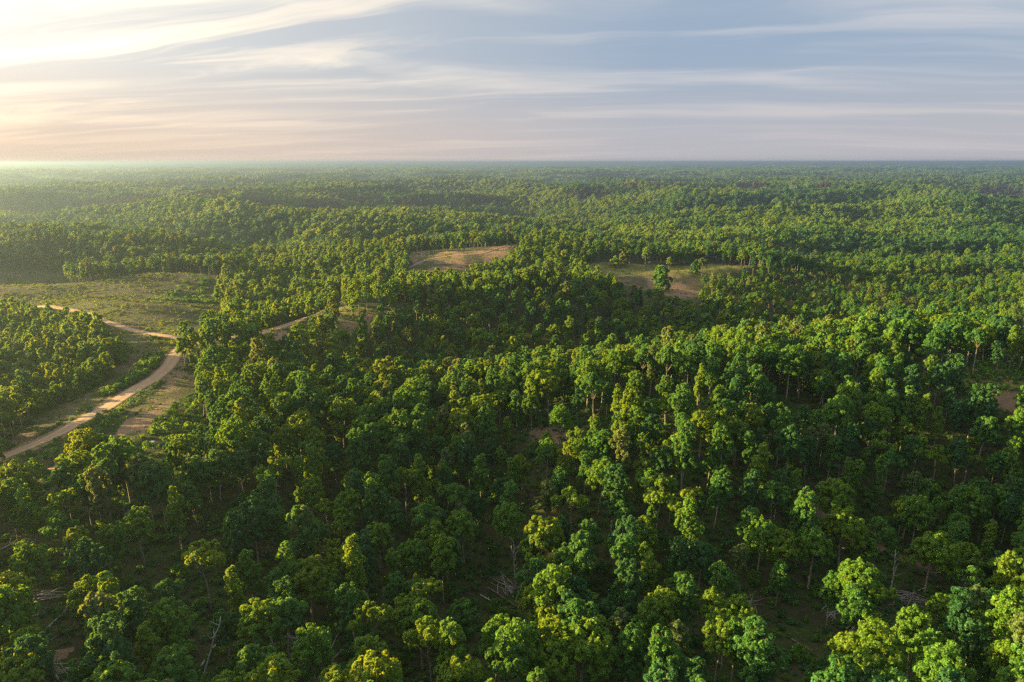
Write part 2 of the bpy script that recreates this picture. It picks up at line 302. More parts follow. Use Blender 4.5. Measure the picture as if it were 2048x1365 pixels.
# land kept free of trees of at least this height: (metres, outline)
LOW_COVER = [
    (4, [(-160.7, 198.3), (-149.6, 230.7), (-149.8, 269.3), (-153.2, 290.2), (-147.5, 287.2), (-136.6, 255.3), (-132.1, 211.3), (-140.0, 193.5), (-148.1, 181.0)]),
    (9, [(-151.7, 187.3), (-139.7, 215.5), (-139.9, 251.7), (-146.0, 276.5), (-140.4, 273.4), (-127.6, 238.4), (-124.1, 198.4), (-131.7, 182.1), (-139.3, 170.2)]),
    (14, [(-142.2, 175.5), (-129.9, 200.3), (-130.1, 234.0), (-137.0, 259.3), (-131.1, 255.4), (-118.1, 220.6), (-117.0, 187.2), (-124.0, 171.4), (-129.8, 158.6)]),
    (4, [(-132.8, 342.7), (-121.0, 380.3), (-103.7, 416.9), (-97.4, 400.5), (-112.6, 361.3), (-127.5, 330.8)]),
    (9, [(-128.6, 331.8), (-114.7, 360.7), (-98.7, 396.8), (-93.7, 385.2), (-108.8, 349.2), (-123.7, 320.9)]),
    (14, [(-124.4, 320.9), (-110.9, 348.6), (-94.9, 381.6), (-90.9, 373.8), (-106.2, 340.8), (-119.5, 310.0)]),
    (4, [(-478.2, 501.4), (-382.1, 503.0), (-336.0, 516.6), (-311.0, 536.1), (-286.9, 542.9), (-265.6, 555.7), (-236.6, 545.1), (-220.4, 496.0), (-186.0, 437.1), (-167.2, 360.5), (-171.3, 337.1), (-166.7, 323.3), (-153.9, 293.5), (-149.5, 264.7), (-148.0, 243.9), (-148.4, 222.7), (-155.3, 214.9), (-153.4, 201.8), (-154.7, 196.6), (-162.4, 206.3), (-171.3, 238.9), (-169.0, 268.3), (-172.9, 288.0), (-174.6, 306.8), (-184.7, 319.9), (-199.6, 328.9), (-239.4, 373.9), (-288.9, 403.8), (-344.2, 449.7), (-458.1, 477.4)]),
    (9, [(-468.6, 491.4), (-371.3, 488.8), (-321.9, 495.1), (-301.6, 519.8), (-279.5, 528.9), (-256.2, 536.1), (-229.5, 528.8), (-205.2, 461.8), (-169.5, 398.2), (-156.5, 337.4), (-161.1, 317.0), (-157.8, 305.9), (-147.6, 281.5), (-139.5, 247.1), (-137.1, 225.9), (-138.3, 207.6), (-144.7, 200.2), (-144.8, 190.5), (-146.5, 186.3), (-151.9, 192.9), (-158.4, 221.0), (-158.3, 251.1), (-162.9, 271.4), (-166.0, 291.6), (-175.5, 303.9), (-189.5, 312.2), (-227.8, 355.7), (-272.9, 381.4), (-302.8, 395.6), (-447.1, 466.0)]),
    (14, [(-459.7, 482.1), (-359.9, 473.8), (-269.1, 413.8), (-291.7, 502.7), (-271.1, 513.1), (-249.4, 521.8), (-221.6, 510.7), (-182.0, 409.6), (-146.1, 343.1), (-147.4, 317.9), (-152.7, 300.5), (-151.1, 292.9), (-139.0, 265.2), (-129.6, 229.6), (-127.2, 209.5), (-129.4, 194.1), (-136.4, 188.7), (-135.7, 178.4), (-137.2, 174.4), (-143.1, 181.7), (-146.7, 204.6), (-144.9, 229.9), (-152.0, 253.2), (-157.3, 276.3), (-166.2, 287.9), (-179.8, 296.3), (-214.5, 335.0), (-260.8, 364.6), (-287.2, 375.3), (-433.4, 451.7)]),
    (4, [(-515.9, 562.0), (-464.7, 615.4), (-447.2, 629.3), (-416.6, 627.9), (-343.6, 531.3), (-351.2, 512.6), (-380.9, 501.4), (-466.8, 505.1)]),
    (9, [(-499.1, 543.7), (-454.5, 602.0), (-438.5, 617.2), (-355.7, 536.2), (-332.8, 514.6), (-337.8, 493.0), (-370.1, 487.2), (-457.3, 495.0)]),
    (14, [(-472.2, 514.4), (-386.3, 511.7), (-369.6, 520.1), (-340.9, 513.8), (-280.7, 434.0), (-287.5, 419.5), (-359.3, 473.0), (-447.9, 484.8)]),
    (4, [(-98.3, 642.3), (-73.7, 654.0), (-29.5, 630.5), (-6.6, 648.5), (5.4, 668.8), (18.9, 680.5), (1.8, 622.9), (-5.3, 605.2), (-14.8, 590.7), (-30.9, 565.2), (-47.4, 538.3), (-68.4, 531.2), (-82.3, 532.2)]),
    (9, [(-94.1, 614.9), (-69.9, 620.5), (-28.6, 609.6), (-6.4, 628.7), (5.1, 638.9), (17.8, 642.7), (1.8, 608.0), (-5.2, 589.4), (-14.4, 574.8), (-29.9, 547.5), (-38.0, 431.3), (-55.2, 428.5), (-65.9, 426.0)]),
    (14, [(-90.4, 590.4), (-67.4, 598.8), (-27.8, 593.8), (-6.3, 613.8), (5.0, 622.0), (17.2, 621.9), (1.7, 593.2), (-5.0, 571.5), (-13.9, 556.0), (-23.6, 432.0), (-37.1, 421.4), (-53.7, 416.7), (-63.9, 413.3)]),
    (4, [(58.5, 585.0), (94.3, 593.6), (171.0, 558.8), (201.5, 563.2), (190.7, 554.9), (166.6, 542.4), (149.5, 526.0), (129.2, 458.5), (117.9, 445.3), (109.8, 467.0), (72.4, 474.5), (62.5, 542.8)]),
    (9, [(55.8, 557.4), (87.9, 553.5), (168.1, 549.4), (197.9, 553.0), (187.1, 544.6), (162.8, 530.1), (144.3, 508.0), (125.8, 446.2), (114.8, 433.9), (106.7, 453.6), (69.6, 456.0), (57.7, 501.5)]),
    (14, [(52.6, 525.9), (80.9, 509.5), (164.6, 538.0), (194.2, 542.7), (182.6, 531.5), (156.4, 509.3), (134.4, 472.9), (122.3, 433.9), (111.8, 422.5), (103.7, 441.2), (67.7, 443.3), (51.1, 443.6)]),
    (4, [(165.1, 244.8), (177.4, 247.3), (197.6, 249.0), (185.8, 231.4), (175.2, 234.3), (167.2, 238.9)]),
    (9, [(161.3, 239.2), (172.9, 241.0), (189.7, 239.1), (182.2, 226.9), (171.8, 229.7), (163.4, 233.4)]),
    (14, [(157.5, 233.6), (169.0, 235.5), (184.9, 233.0), (178.5, 222.4), (168.9, 225.8), (160.6, 229.4)]),
    (4, [(-123.3, 190.3), (-130.8, 213.4), (-136.5, 243.6), (-145.7, 283.3), (-140.8, 282.2), (-125.8, 263.7), (-124.2, 239.5), (-121.3, 217.7), (-116.9, 198.3), (-116.8, 186.8)]),
    (9, [(-117.2, 180.9), (-122.9, 200.5), (-127.1, 226.9), (-138.2, 268.7), (-133.5, 267.5), (-117.1, 245.6), (-115.8, 223.5), (-113.9, 204.5), (-111.2, 188.6), (-111.4, 178.1)]),
    (14, [(-111.6, 172.2), (-115.9, 189.1), (-117.8, 210.2), (-128.5, 249.8), (-124.0, 248.5), (-109.3, 229.1), (-107.9, 208.2), (-107.9, 193.7), (-105.9, 179.7), (-106.4, 170.2)]),
    (4, [(101.5, 163.5), (119.1, 169.5), (104.5, 140.9), (91.0, 139.6)]),
    (9, [(96.9, 156.1), (113.0, 160.8), (97.4, 131.4), (85.5, 131.1)]),
    (14, [(91.9, 148.0), (106.4, 151.4), (89.8, 121.1), (78.6, 120.6)]),
    (4, [(-99.4, 122.8), (-88.4, 125.5), (-76.5, 107.4), (-87.1, 105.2)]),
    (9, [(-93.3, 115.3), (-82.9, 117.7), (-72.1, 101.3), (-82.2, 99.3)]),
    (14, [(-86.7, 107.1), (-77.4, 109.9), (-67.8, 95.1), (-77.4, 93.4)]),
    (4, [(-10.6, 161.3), (3.5, 160.4), (4.9, 142.3), (-7.1, 142.2)]),
    (9, [(-10.2, 154.7), (3.3, 152.9), (4.7, 134.3), (-6.7, 134.2)]),
    (14, [(-9.6, 146.4), (3.1, 145.4), (4.3, 124.7), (-6.2, 124.6)]),
    (4, [(-87.2, 106.6), (-81.1, 109.1), (-76.1, 101.0), (-82.2, 99.8)]),
    (9, [(-82.3, 100.7), (-76.6, 103.0), (-72.1, 95.8), (-77.4, 94.0)]),
    (14, [(-77.5, 94.7), (-72.0, 96.9), (-68.2, 90.5), (-73.2, 88.8)]),
    (4, [(-74.4, 136.2), (-68.4, 141.6), (-59.3, 117.7), (-66.4, 115.3)]),
    (9, [(-70.3, 128.7), (-64.7, 133.9), (-55.6, 110.4), (-62.3, 108.1)]),
    (14, [(-65.4, 119.6), (-60.2, 124.7), (-51.9, 103.1), (-58.2, 101.0)]),
    (4, [(64.8, 143.0), (76.5, 144.4), (69.0, 128.3), (58.1, 125.9)]),
    (9, [(61.4, 135.4), (72.1, 136.3), (64.0, 119.0), (54.1, 117.2)]),
    (14, [(57.6, 127.1), (67.0, 126.7), (59.8, 111.1), (50.7, 109.9)]),
    (4, [(56.4, 146.9), (62.9, 148.1), (58.2, 133.4), (52.6, 132.1)]),
    (9, [(53.4, 139.2), (60.0, 141.1), (55.0, 126.0), (49.6, 124.6)]),
    (14, [(50.4, 131.4), (56.4, 132.7), (51.1, 117.0), (46.3, 116.3)]),
]
# tall trees that stand out: (x, y, crown shape, leaf tone, height)
TALL = [
    (-81.3, 116.6, 'oval', 'yellow', 15),
    (-89.1, 146.5, 'oval', 'fresh', 16),
    (-68.4, 134.1, 'forked', 'yellow', 18),
    (-59.8, 137.4, 'narrow', 'fresh', 17),
    (-46.2, 136.3, 'broad', 'yellow', 16),
    (-101.2, 126.3, 'oval', 'fresh', 15),
    (-97.0, 115.5, 'oval', 'yellow', 14),
    (-82.3, 98.2, 'oval', 'yellow', 14),
    (-63.1, 89.4, 'broad', 'fresh', 15),
    (-46.6, 93.6, 'oval', 'yellow', 15),
    (-45.1, 101.2, 'forked', 'fresh', 15),
    (-44.8, 115.8, 'forked', 'mid', 18),
    (-30.2, 99.4, 'oval', 'yellow', 15),
    (-69.1, 154.0, 'oval', 'fresh', 15),
    (-35.2, 160.4, 'oval', 'fresh', 16),
    (-13.5, 170.0, 'broad', 'fresh', 16),
    (5.1, 164.9, 'oval', 'mid', 15),
    (16.5, 176.0, 'forked', 'fresh', 18),
    (9.7, 182.7, 'narrow', 'grey', 17),
    (19.5, 161.9, 'narrow', 'mid', 18),
    (-23.2, 140.6, 'oval', 'mid', 15),
    (-8.7, 106.2, 'oval', 'yellow', 16),
    (13.5, 115.5, 'broad', 'yellow', 18),
    (-27.4, 109.0, 'oval', 'yellow', 15),
    (33.8, 122.4, 'narrow', 'grey', 15),
    (32.0, 114.5, 'oval', 'mid', 13),
    (23.2, 125.1, 'narrow', 'grey', 16),
    (-11.3, 132.1, 'oval', 'mid', 15),
    (90.6, 167.5, 'broad', 'yellow', 18),
    (70.5, 159.1, 'oval', 'yellow', 17),
    (78.3, 158.3, 'broad', 'fresh', 17),
    (112.2, 162.3, 'broad', 'yellow', 18),
    (123.0, 162.8, 'oval', 'yellow', 17),
    (128.1, 153.5, 'broad', 'yellow', 17),
    (83.9, 114.7, 'oval', 'fresh', 16),
    (68.1, 109.1, 'broad', 'yellow', 16),
    (94.9, 182.4, 'broad', 'yellow', 17),
    (153.3, 196.3, 'oval', 'grey', 16),
    (101.5, 140.0, 'broad', 'yellow', 12),
    (102.4, 129.0, 'oval', 'grey', 15),
    (50.5, 145.1, 'oval', 'mid', 15),
    (47.9, 153.8, 'oval', 'deep', 15),
    (25.8, 184.3, 'broad', 'mid', 17),
]
# </places>

def inside(poly, x, y):
    x = np.asarray(x, float); y = np.asarray(y, float)
    res = np.zeros(x.shape, bool); n = len(poly); j = n - 1
    for i in range(n):
        xi, yi = poly[i]; xj, yj = poly[j]
        if yi != yj:
            c = ((yi > y) != (yj > y)) & (x < (xj - xi) * (y - yi) / (yj - yi) + xi)
            res ^= c
        j = i
    return res

def in_region(name, x, y, wob=5.0):
    r = np.sqrt(x * x + y * y) / 300.0
    wx = (fbm(x / 14.0, y / 14.0, 31, 2) - 0.5) * 2 * wob * np.clip(r, 0.5, 2)
    wy = (fbm(x / 14.0 + 40, y / 14.0, 37, 2) - 0.5) * 2 * wob * np.clip(r, 0.5, 2)
    return inside(REGIONS[name], x + wx, y + wy)

def line_dist(pts, x, y):
    best = np.full(np.shape(x), 1e9)
    for (ax, ay), (bx, by) in zip(pts[:-1], pts[1:]):
        vx, vy = bx - ax, by - ay; L = vx * vx + vy * vy + 1e-9
        t = np.clip(((x - ax) * vx + (y - ay) * vy) / L, 0, 1)
        best = np.minimum(best, np.hypot(x - ax - t * vx, y - ay - t * vy))
    return best

def hz(x, y): return float(height(np.array([x]), np.array([y]))[0])

# ------------------------------------------------------------------ materials
def new_mat(name):
    m = bpy.data.materials.new(name); m.use_nodes = True
    return m, NT(m.node_tree)

def leaf_mat(name, a, b, trans=0.42, yellow=(2.55, 1.32, 0.42)):
    """leaf clumps: colour varies from tree to tree and from leaf to leaf"""
    m, t = new_mat(name)
    info = t.n('ShaderNodeObjectInfo').outputs['Random']
    geo = t.n('ShaderNodeNewGeometry').outputs['Random Per Island']
    c = t.mix(info, a, b)
    f = t.math('MULTIPLY_ADD', geo, 0.55, 0.72)
    c = t.n('ShaderNodeVectorMath', operation='SCALE', ins={0: c, 'Scale': f}).outputs[0]
    ct = t.n('ShaderNodeVectorMath', operation='MULTIPLY', ins={0: c, 1: tuple(q * trans * 2 for q in yellow)}).outputs[0]
    d = t.n('ShaderNodeBsdfDiffuse', ins={'Color': c})
    tr = t.n('ShaderNodeBsdfTranslucent', ins={'Color': ct})
    gl = t.n('ShaderNodeBsdfGlossy', ins={'Color': (0.9, 0.95, 1.0, 1), 'Roughness': 0.55})
    mx = t.n('ShaderNodeAddShader', ins={0: d.outputs[0], 1: tr.outputs[0]})
    mx2 = t.n('ShaderNodeMixShader', ins={0: 0.012, 1: mx.outputs[0], 2: gl.outputs[0]})
    o = t.n('ShaderNodeOutputMaterial', ins={0: mx2.outputs[0]})
    return m

LEAF = {
    'deep': leaf_mat('leaf_deep_green', (0.021, 0.078, 0.030), (0.028, 0.092, 0.027)),
    'mid': leaf_mat('leaf_mid_green', (0.031, 0.104, 0.027), (0.042, 0.118, 0.023)),
    'fresh': leaf_mat('leaf_fresh_green', (0.045, 0.128, 0.021), (0.058, 0.138, 0.018)),
    'yellow': leaf_mat('leaf_yellow_green', (0.060, 0.138, 0.016), (0.076, 0.145, 0.015)),
    'grey': leaf_mat('leaf_grey_green', (0.054, 0.104, 0.040), (0.066, 0.116, 0.036)),
    'young': leaf_mat('leaf_young_green', (0.040, 0.122, 0.022), (0.072, 0.144, 0.017)),
    'brown': leaf_mat('twigs_brown', (0.080, 0.066, 0.050), (0.066, 0.066, 0.044), 0.2, (1.1, 1.0, 0.8)),
    'far': leaf_mat('leaf_far_green', (0.027, 0.092, 0.025), (0.060, 0.132, 0.019)),
    'fardeep': leaf_mat('leaf_far_deep_green', (0.020, 0.074, 0.028), (0.034, 0.098, 0.024)),
    'farlight': leaf_mat('leaf_far_light_green', (0.048, 0.122, 0.022), (0.072, 0.142, 0.018)),
}

def bark_mat(name, a, b):
    m, t = new_mat(name)
    tcn = t.n('ShaderNodeTexCoord').outputs['Object']
    mp_ = t.n('ShaderNodeMapping', ins={'Vector': tcn, 'Scale': (3, 3, 0.6)}).outputs[0]
    n = t.noise(mp_, 2.0, 5.0, 0.65)
    c = t.ramp(n, [(0.3, a), (0.72, b)])
    bmp = t.n('ShaderNodeBump', ins={'Strength': 0.6, 'Distance': 0.05, 'Height': n})
    p = t.n('ShaderNodeBsdfPrincipled', ins={'Base Color': c, 'Roughness': 0.9, 'Normal': bmp.outputs[0]})
    t.n('ShaderNodeOutputMaterial', ins={0: p.outputs[0]})
    return m

BARK = bark_mat('bark_grey_brown', (0.13, 0.115, 0.095), (0.33, 0.30, 0.26))
PALE = bark_mat('dead_wood_pale', (0.20, 0.19, 0.175), (0.48, 0.46, 0.43))
DARKWOOD = bark_mat('dead_wood_brown', (0.10, 0.08, 0.06), (0.26, 0.21, 0.16))

# ground: forest floor, scrub, grass and bare soil by what grows there
gm, t = new_mat('ground_cover')
pos = t.n('ShaderNodeNewGeometry').outputs['Position']
cov = t.n('ShaderNodeVertexColor', layer_name='cover')
cs = t.n('ShaderNodeSeparateColor', ins={0: cov.outputs[0]})
nA = t.noise(pos, 0.11, 6.0, 0.62)
nB = t.noise(pos, 0.9, 5.0, 0.65)
nC = t.noise(pos, 0.028, 4.0, 0.55)
litter = t.ramp(nB, [(0.30, (0.030, 0.028, 0.016)), (0.50, (0.050, 0.046, 0.026)), (0.66, (0.038, 0.066, 0.020))])
herb = t.ramp(nB, [(0.30, (0.028, 0.050, 0.015)), (0.72, (0.060, 0.092, 0.022))])
floor_c = t.mix(t.ramp(nA, [(0.38, g1(0)), (0.66, g1(1))]), litter, herb)
grass_c = t.mix(t.ramp(nA, [(0.35, g1(0)), (0.65, g1(1))]), (0.095, 0.115, 0.030), (0.175, 0.155, 0.055))
grass_c = t.mix(t.ramp(nB, [(0.45, g1(0)), (0.75, g1(0.55))]), grass_c, (0.060, 0.085, 0.022))
scrub_c = t.mix(t.ramp(nA, [(0.33, g1(0)), (0.62, g1(1))]), (0.112, 0.082, 0.060), (0.058, 0.080, 0.026))
scrub_c = t.mix(t.ramp(nB, [(0.42, g1(0)), (0.70, g1(0.8))]), scrub_c, (0.042, 0.050, 0.024))
dirt_c = t.mix(t.ramp(nB, [(0.3, g1(0)), (0.7, g1(1))]), (0.185, 0.122, 0.080), (0.265, 0.185, 0.125))
dirt_c = t.mix(t.ramp(nC, [(0.40, g1(0)), (0.62, g1(0.6))]), dirt_c, (0.105, 0.082, 0.056))
dirt_c = t.mix(t.ramp(t.noise(pos, 0.45, 6.0, 0.7), [(0.56, g1(0)), (0.70, g1(0.85))]), dirt_c, (0.075, 0.088, 0.035))

def edge(f, n, k=0.55):
    v = t.math('ADD', f, t.math('MULTIPLY', t.math('SUBTRACT', n, 0.5), k))
    return t.ramp(v, [(0.38, g1(0)), (0.62, g1(1))], 'LINEAR')
gc = t.mix(edge(cs.outputs[1], nB), floor_c, grass_c)
gc = t.mix(edge(cs.outputs[2], nB), gc, scrub_c)
gc = t.mix(edge(cs.outputs[0], nB, 0.8), gc, dirt_c)
# far woodland seen as one canopy
farc = t.mix(t.noise(pos, 0.012, 5.0, 0.7), (0.030, 0.066, 0.022), (0.070, 0.110, 0.026))
gc = t.mix(cov.outputs[1], farc, gc)
bmp = t.n('ShaderNodeBump', ins={'Strength': 0.9, 'Distance': 0.5, 'Height': nB})
p = t.n('ShaderNodeBsdfPrincipled', ins={'Base Color': gc, 'Roughness': 0.95, 'Specular IOR Level': 0.1, 'Normal': bmp.outputs[0]})
t.n('ShaderNodeOutputMaterial', ins={0: p.outputs[0]})
GROUND = gm

rm, t = new_mat('road_dirt')
pos = t.n('ShaderNodeNewGeometry').outputs['Position']
trk = t.n('ShaderNodeVertexColor', layer_name='wear')
nB = t.noise(pos, 1.1, 6.0, 0.65); nA = t.noise(pos, 0.12, 4.0, 0.6)
c = t.mix(nB, (0.250, 0.165, 0.108), (0.350, 0.245, 0.168))
c = t.mix(t.ramp(nA, [(0.4, g1(0)), (0.7, g1(0.6))]), c, (0.260, 0.185, 0.130))
ws = t.n('ShaderNodeSeparateColor', ins={0: trk.outputs[0]})
c = t.mix(t.math('MULTIPLY', ws.outputs[0], 0.5), c, (0.400, 0.290, 0.205))
verge = t.ramp(t.math('ADD', ws.outputs[1], t.math('MULTIPLY', t.math('SUBTRACT', nB, 0.5), 1.4)), [(0.52, g1(0)), (0.66, g1(1))], 'LINEAR')
c = t.mix(verge, c, (0.085, 0.088, 0.040))
bmp = t.n('ShaderNodeBump', ins={'Strength': 0.5, 'Distance': 0.15, 'Height': nB})
p = t.n('ShaderNodeBsdfPrincipled', ins={'Base Color': c, 'Roughness': 0.95, 'Specular IOR Level': 0.15, 'Normal': bmp.outputs[0]})
t.n('ShaderNodeOutputMaterial', ins={0: p.outputs[0]})
ROAD = rm

def plain_mat(name, a, b, scale=4.0, rough=0.8):
    m, t = new_mat(name)
    pos = t.n('ShaderNodeTexCoord').outputs['Object']
    n = t.noise(pos, scale, 5.0, 0.6)
    bmp = t.n('ShaderNodeBump', ins={'Strength': 0.4, 'Distance': 0.03, 'Height': n})
    p = t.n('ShaderNodeBsdfPrincipled', ins={'Base Color': t.mix(n, a, b), 'Roughness': rough, 'Normal': bmp.outputs[0]})
    t.n('ShaderNodeOutputMaterial', ins={0: p.outputs[0]})
    return m
ROCK = plain_mat('pale_rock', (0.55, 0.53, 0.48), (0.80, 0.79, 0.75), 3.0, 0.9)
WHITE = plain_mat('white_paint', (0.70, 0.70, 0.68), (0.82, 0.82, 0.80))
STEEL = plain_mat('mast_steel', (0.20, 0.20, 0.21), (0.30, 0.30, 0.31), 1.0, 0.5)

# ------------------------------------------------------------------ mesh helpers
def mesh_from(name, V, Fq, mat=None, smooth_shade=False):
    """V (n,3) array, Fq (m,4) or (m,3) array of faces"""
    me = bpy.data.meshes.new(name)
    V = np.asarray(V, np.float32); Fq = np.asarray(Fq, np.int32)
    k = Fq.shape[1]
    me.vertices.add(len(V)); me.vertices.foreach_set('co', V.ravel())
    me.loops.add(Fq.size); me.loops.foreach_set('vertex_index', Fq.ravel())
    me.polygons.add(len(Fq)); me.polygons.foreach_set('loop_start', np.arange(0, Fq.size, k, dtype=np.int32))
    if smooth_shade: me.polygons.foreach_set('use_smooth', np.ones(len(Fq), bool))
    me.update(calc_edges=True); me.validate()
    if mat: me.materials.append(mat)
    return me

def link(name, data, parent=None, loc=None):
    o = bpy.data.objects.new(name, data); col.objects.link(o)
    if parent is not None: o.parent = parent
    if loc is not None: o.location = loc
    return o

def tag(o, label=None, cat=None, group=None, kind=None):
    if label: o['label'] = label
    if cat: o['category'] = cat
    if group: o['group'] = group
    if kind: o['kind'] = kind
    return o

def tube(path, radii, sides=6):
    """tapered tube along a path, closed at both ends; quads"""
    path = np.asarray(path, float); n = len(path)
    tan = np.gradient(path, axis=0); tan /= np.linalg.norm(tan, axis=1)[:, None] + 1e-9
    ref = np.where(np.abs(tan[:, 2:3]) < 0.9, np.array([[0, 0, 1.0]]), np.array([[1.0, 0, 0]]))
    u = np.cross(tan, ref); u /= np.linalg.norm(u, axis=1)[:, None] + 1e-9
    v = np.cross(tan, u)
    a = np.arange(sides) * 2 * np.pi / sides
    V = (path[:, None, :] + (np.cos(a)[None, :, None] * u[:, None, :] + np.sin(a)[None, :, None] * v[:, None, :]) * np.asarray(radii)[:, None, None]).reshape(-1, 3)
    F_ = []
    for i in range(n - 1):
        for k in range(sides):
            F_.append((i * sides + k, i * sides + (k + 1) % sides, (i + 1) * sides + (k + 1) % sides, (i + 1) * sides + k))
    c0 = len(V); V = np.vstack([V, path[:1], path[-1:]])
    for k in range(0, sides, 2):
        F_.append((c0, (k + 2) % sides, (k + 1) % sides, k))
        b = (n - 1) * sides
        F_.append((c0 + 1, b + k, b + (k + 1) % sides, b + (k + 2) % sides))
    return V, np.array(F_)

def join(parts):
    Vs, Fs, o = [], [], 0
    for V, F_ in parts:
        Vs.append(V); Fs.append(np.asarray(F_) + o); o += len(V)
    return np.vstack(Vs), np.vstack(Fs)

def unit(v): return v / (np.linalg.norm(v, axis=-1, keepdims=True) + 1e-9)

def leaves(rng, clumps, per, size, up=0.35, fill=0.55):
    """diamond leaf sprays over the surface of small clumps; clumps = array (cx,cy,cz,r, ox,oy,oz outward)"""
    C = np.repeat(clumps, per, axis=0); n = len(C)
    d = unit(rng.normal(size=(n, 3)))
    out = C[:, 4:7]
    d = unit(d + out * 0.75 + np.array([0, 0, 0.25]))
    rad = C[:, 3:4] * (fill + (1.08 - fill) * rng.random((n, 1)) ** 0.5)
    pos = C[:, :3] + d * rad
    nrm = unit(d + rng.normal(size=(n, 3)) * 0.7 + np.array([0, 0, up]))
    a = unit(np.cross(nrm, rng.normal(size=(n, 3)))); b = np.cross(nrm, a)
    s = size * (0.65 + 0.7 * rng.random((n, 1)))
    bend = nrm * s * 0.25
    V = np.stack([pos - a * s - bend, pos + b * s * 0.62, pos + a * s - bend, pos - b * s * 0.62], axis=1).reshape(-1, 3)
    F_ = np.arange(n * 4).reshape(-1, 4)
    return V, F_

def clumps_on(rng, lobes, n, r0, r1, under=0.25):
    """small clumps over the surface of big lobes (cx,cy,cz,rx,ry,rz), few on the underside"""
    L = np.asarray(lobes, float)
    w_ = L[:, 3] * L[:, 5]; w_ = w_ / w_.sum()
    k = rng.choice(len(L), n, p=w_)
    d = unit(rng.normal(size=(n, 3)))
    flip = (d[:, 2] < 0) & (rng.random(n) > under)
    d[flip, 2] *= -1
    c = L[k, :3] + d * L[k, 3:6] * (0.72 + 0.3 * rng.random((n, 1)))
    ctr = np.average(L[:, :3], axis=0, weights=w_)
    out = unit(d + 0.4 * unit(c - ctr))
    r = r0 + (r1 - r0) * rng.random((n, 1))
    return np.hstack([c, r, out])

def stem(rng, h, r, lean=0.5, fork=None, sides=7, nseg=7):
    z = np.linspace(-0.6, h, nseg)
    tt = np.clip(z / h, 0, 1)
    ax, ay = rng.normal(size=2) * lean
    bx, by = rng.normal(size=2) * lean * 0.5
    path = np.stack([ax * tt ** 1.5 + bx * np.sin(tt * 3.0), ay * tt ** 1.5 + by * np.sin(tt * 3.6), z], 1)
    rad = r * (1 - 0.78 * tt) ; rad[0] *= 1.35
    return path, rad, tube(path, rad, sides)

def limb(rng, a, b, r, sag=0.12, sides=5):
    a = np.asarray(a, float); b = np.asarray(b, float)
    L = np.linalg.norm(b - a); tt = np.linspace(0, 1, 5)[:, None]
    mid = rng.normal(size=3) * sag * L * 0.5
    p_ = a + (b - a) * tt + mid * np.sin(tt * np.pi) + np.array([0, 0, 1]) * (tt ** 2 - tt) * sag * L
    return tube(p_, r * (1 - 0.75 * tt[:, 0]), sides)

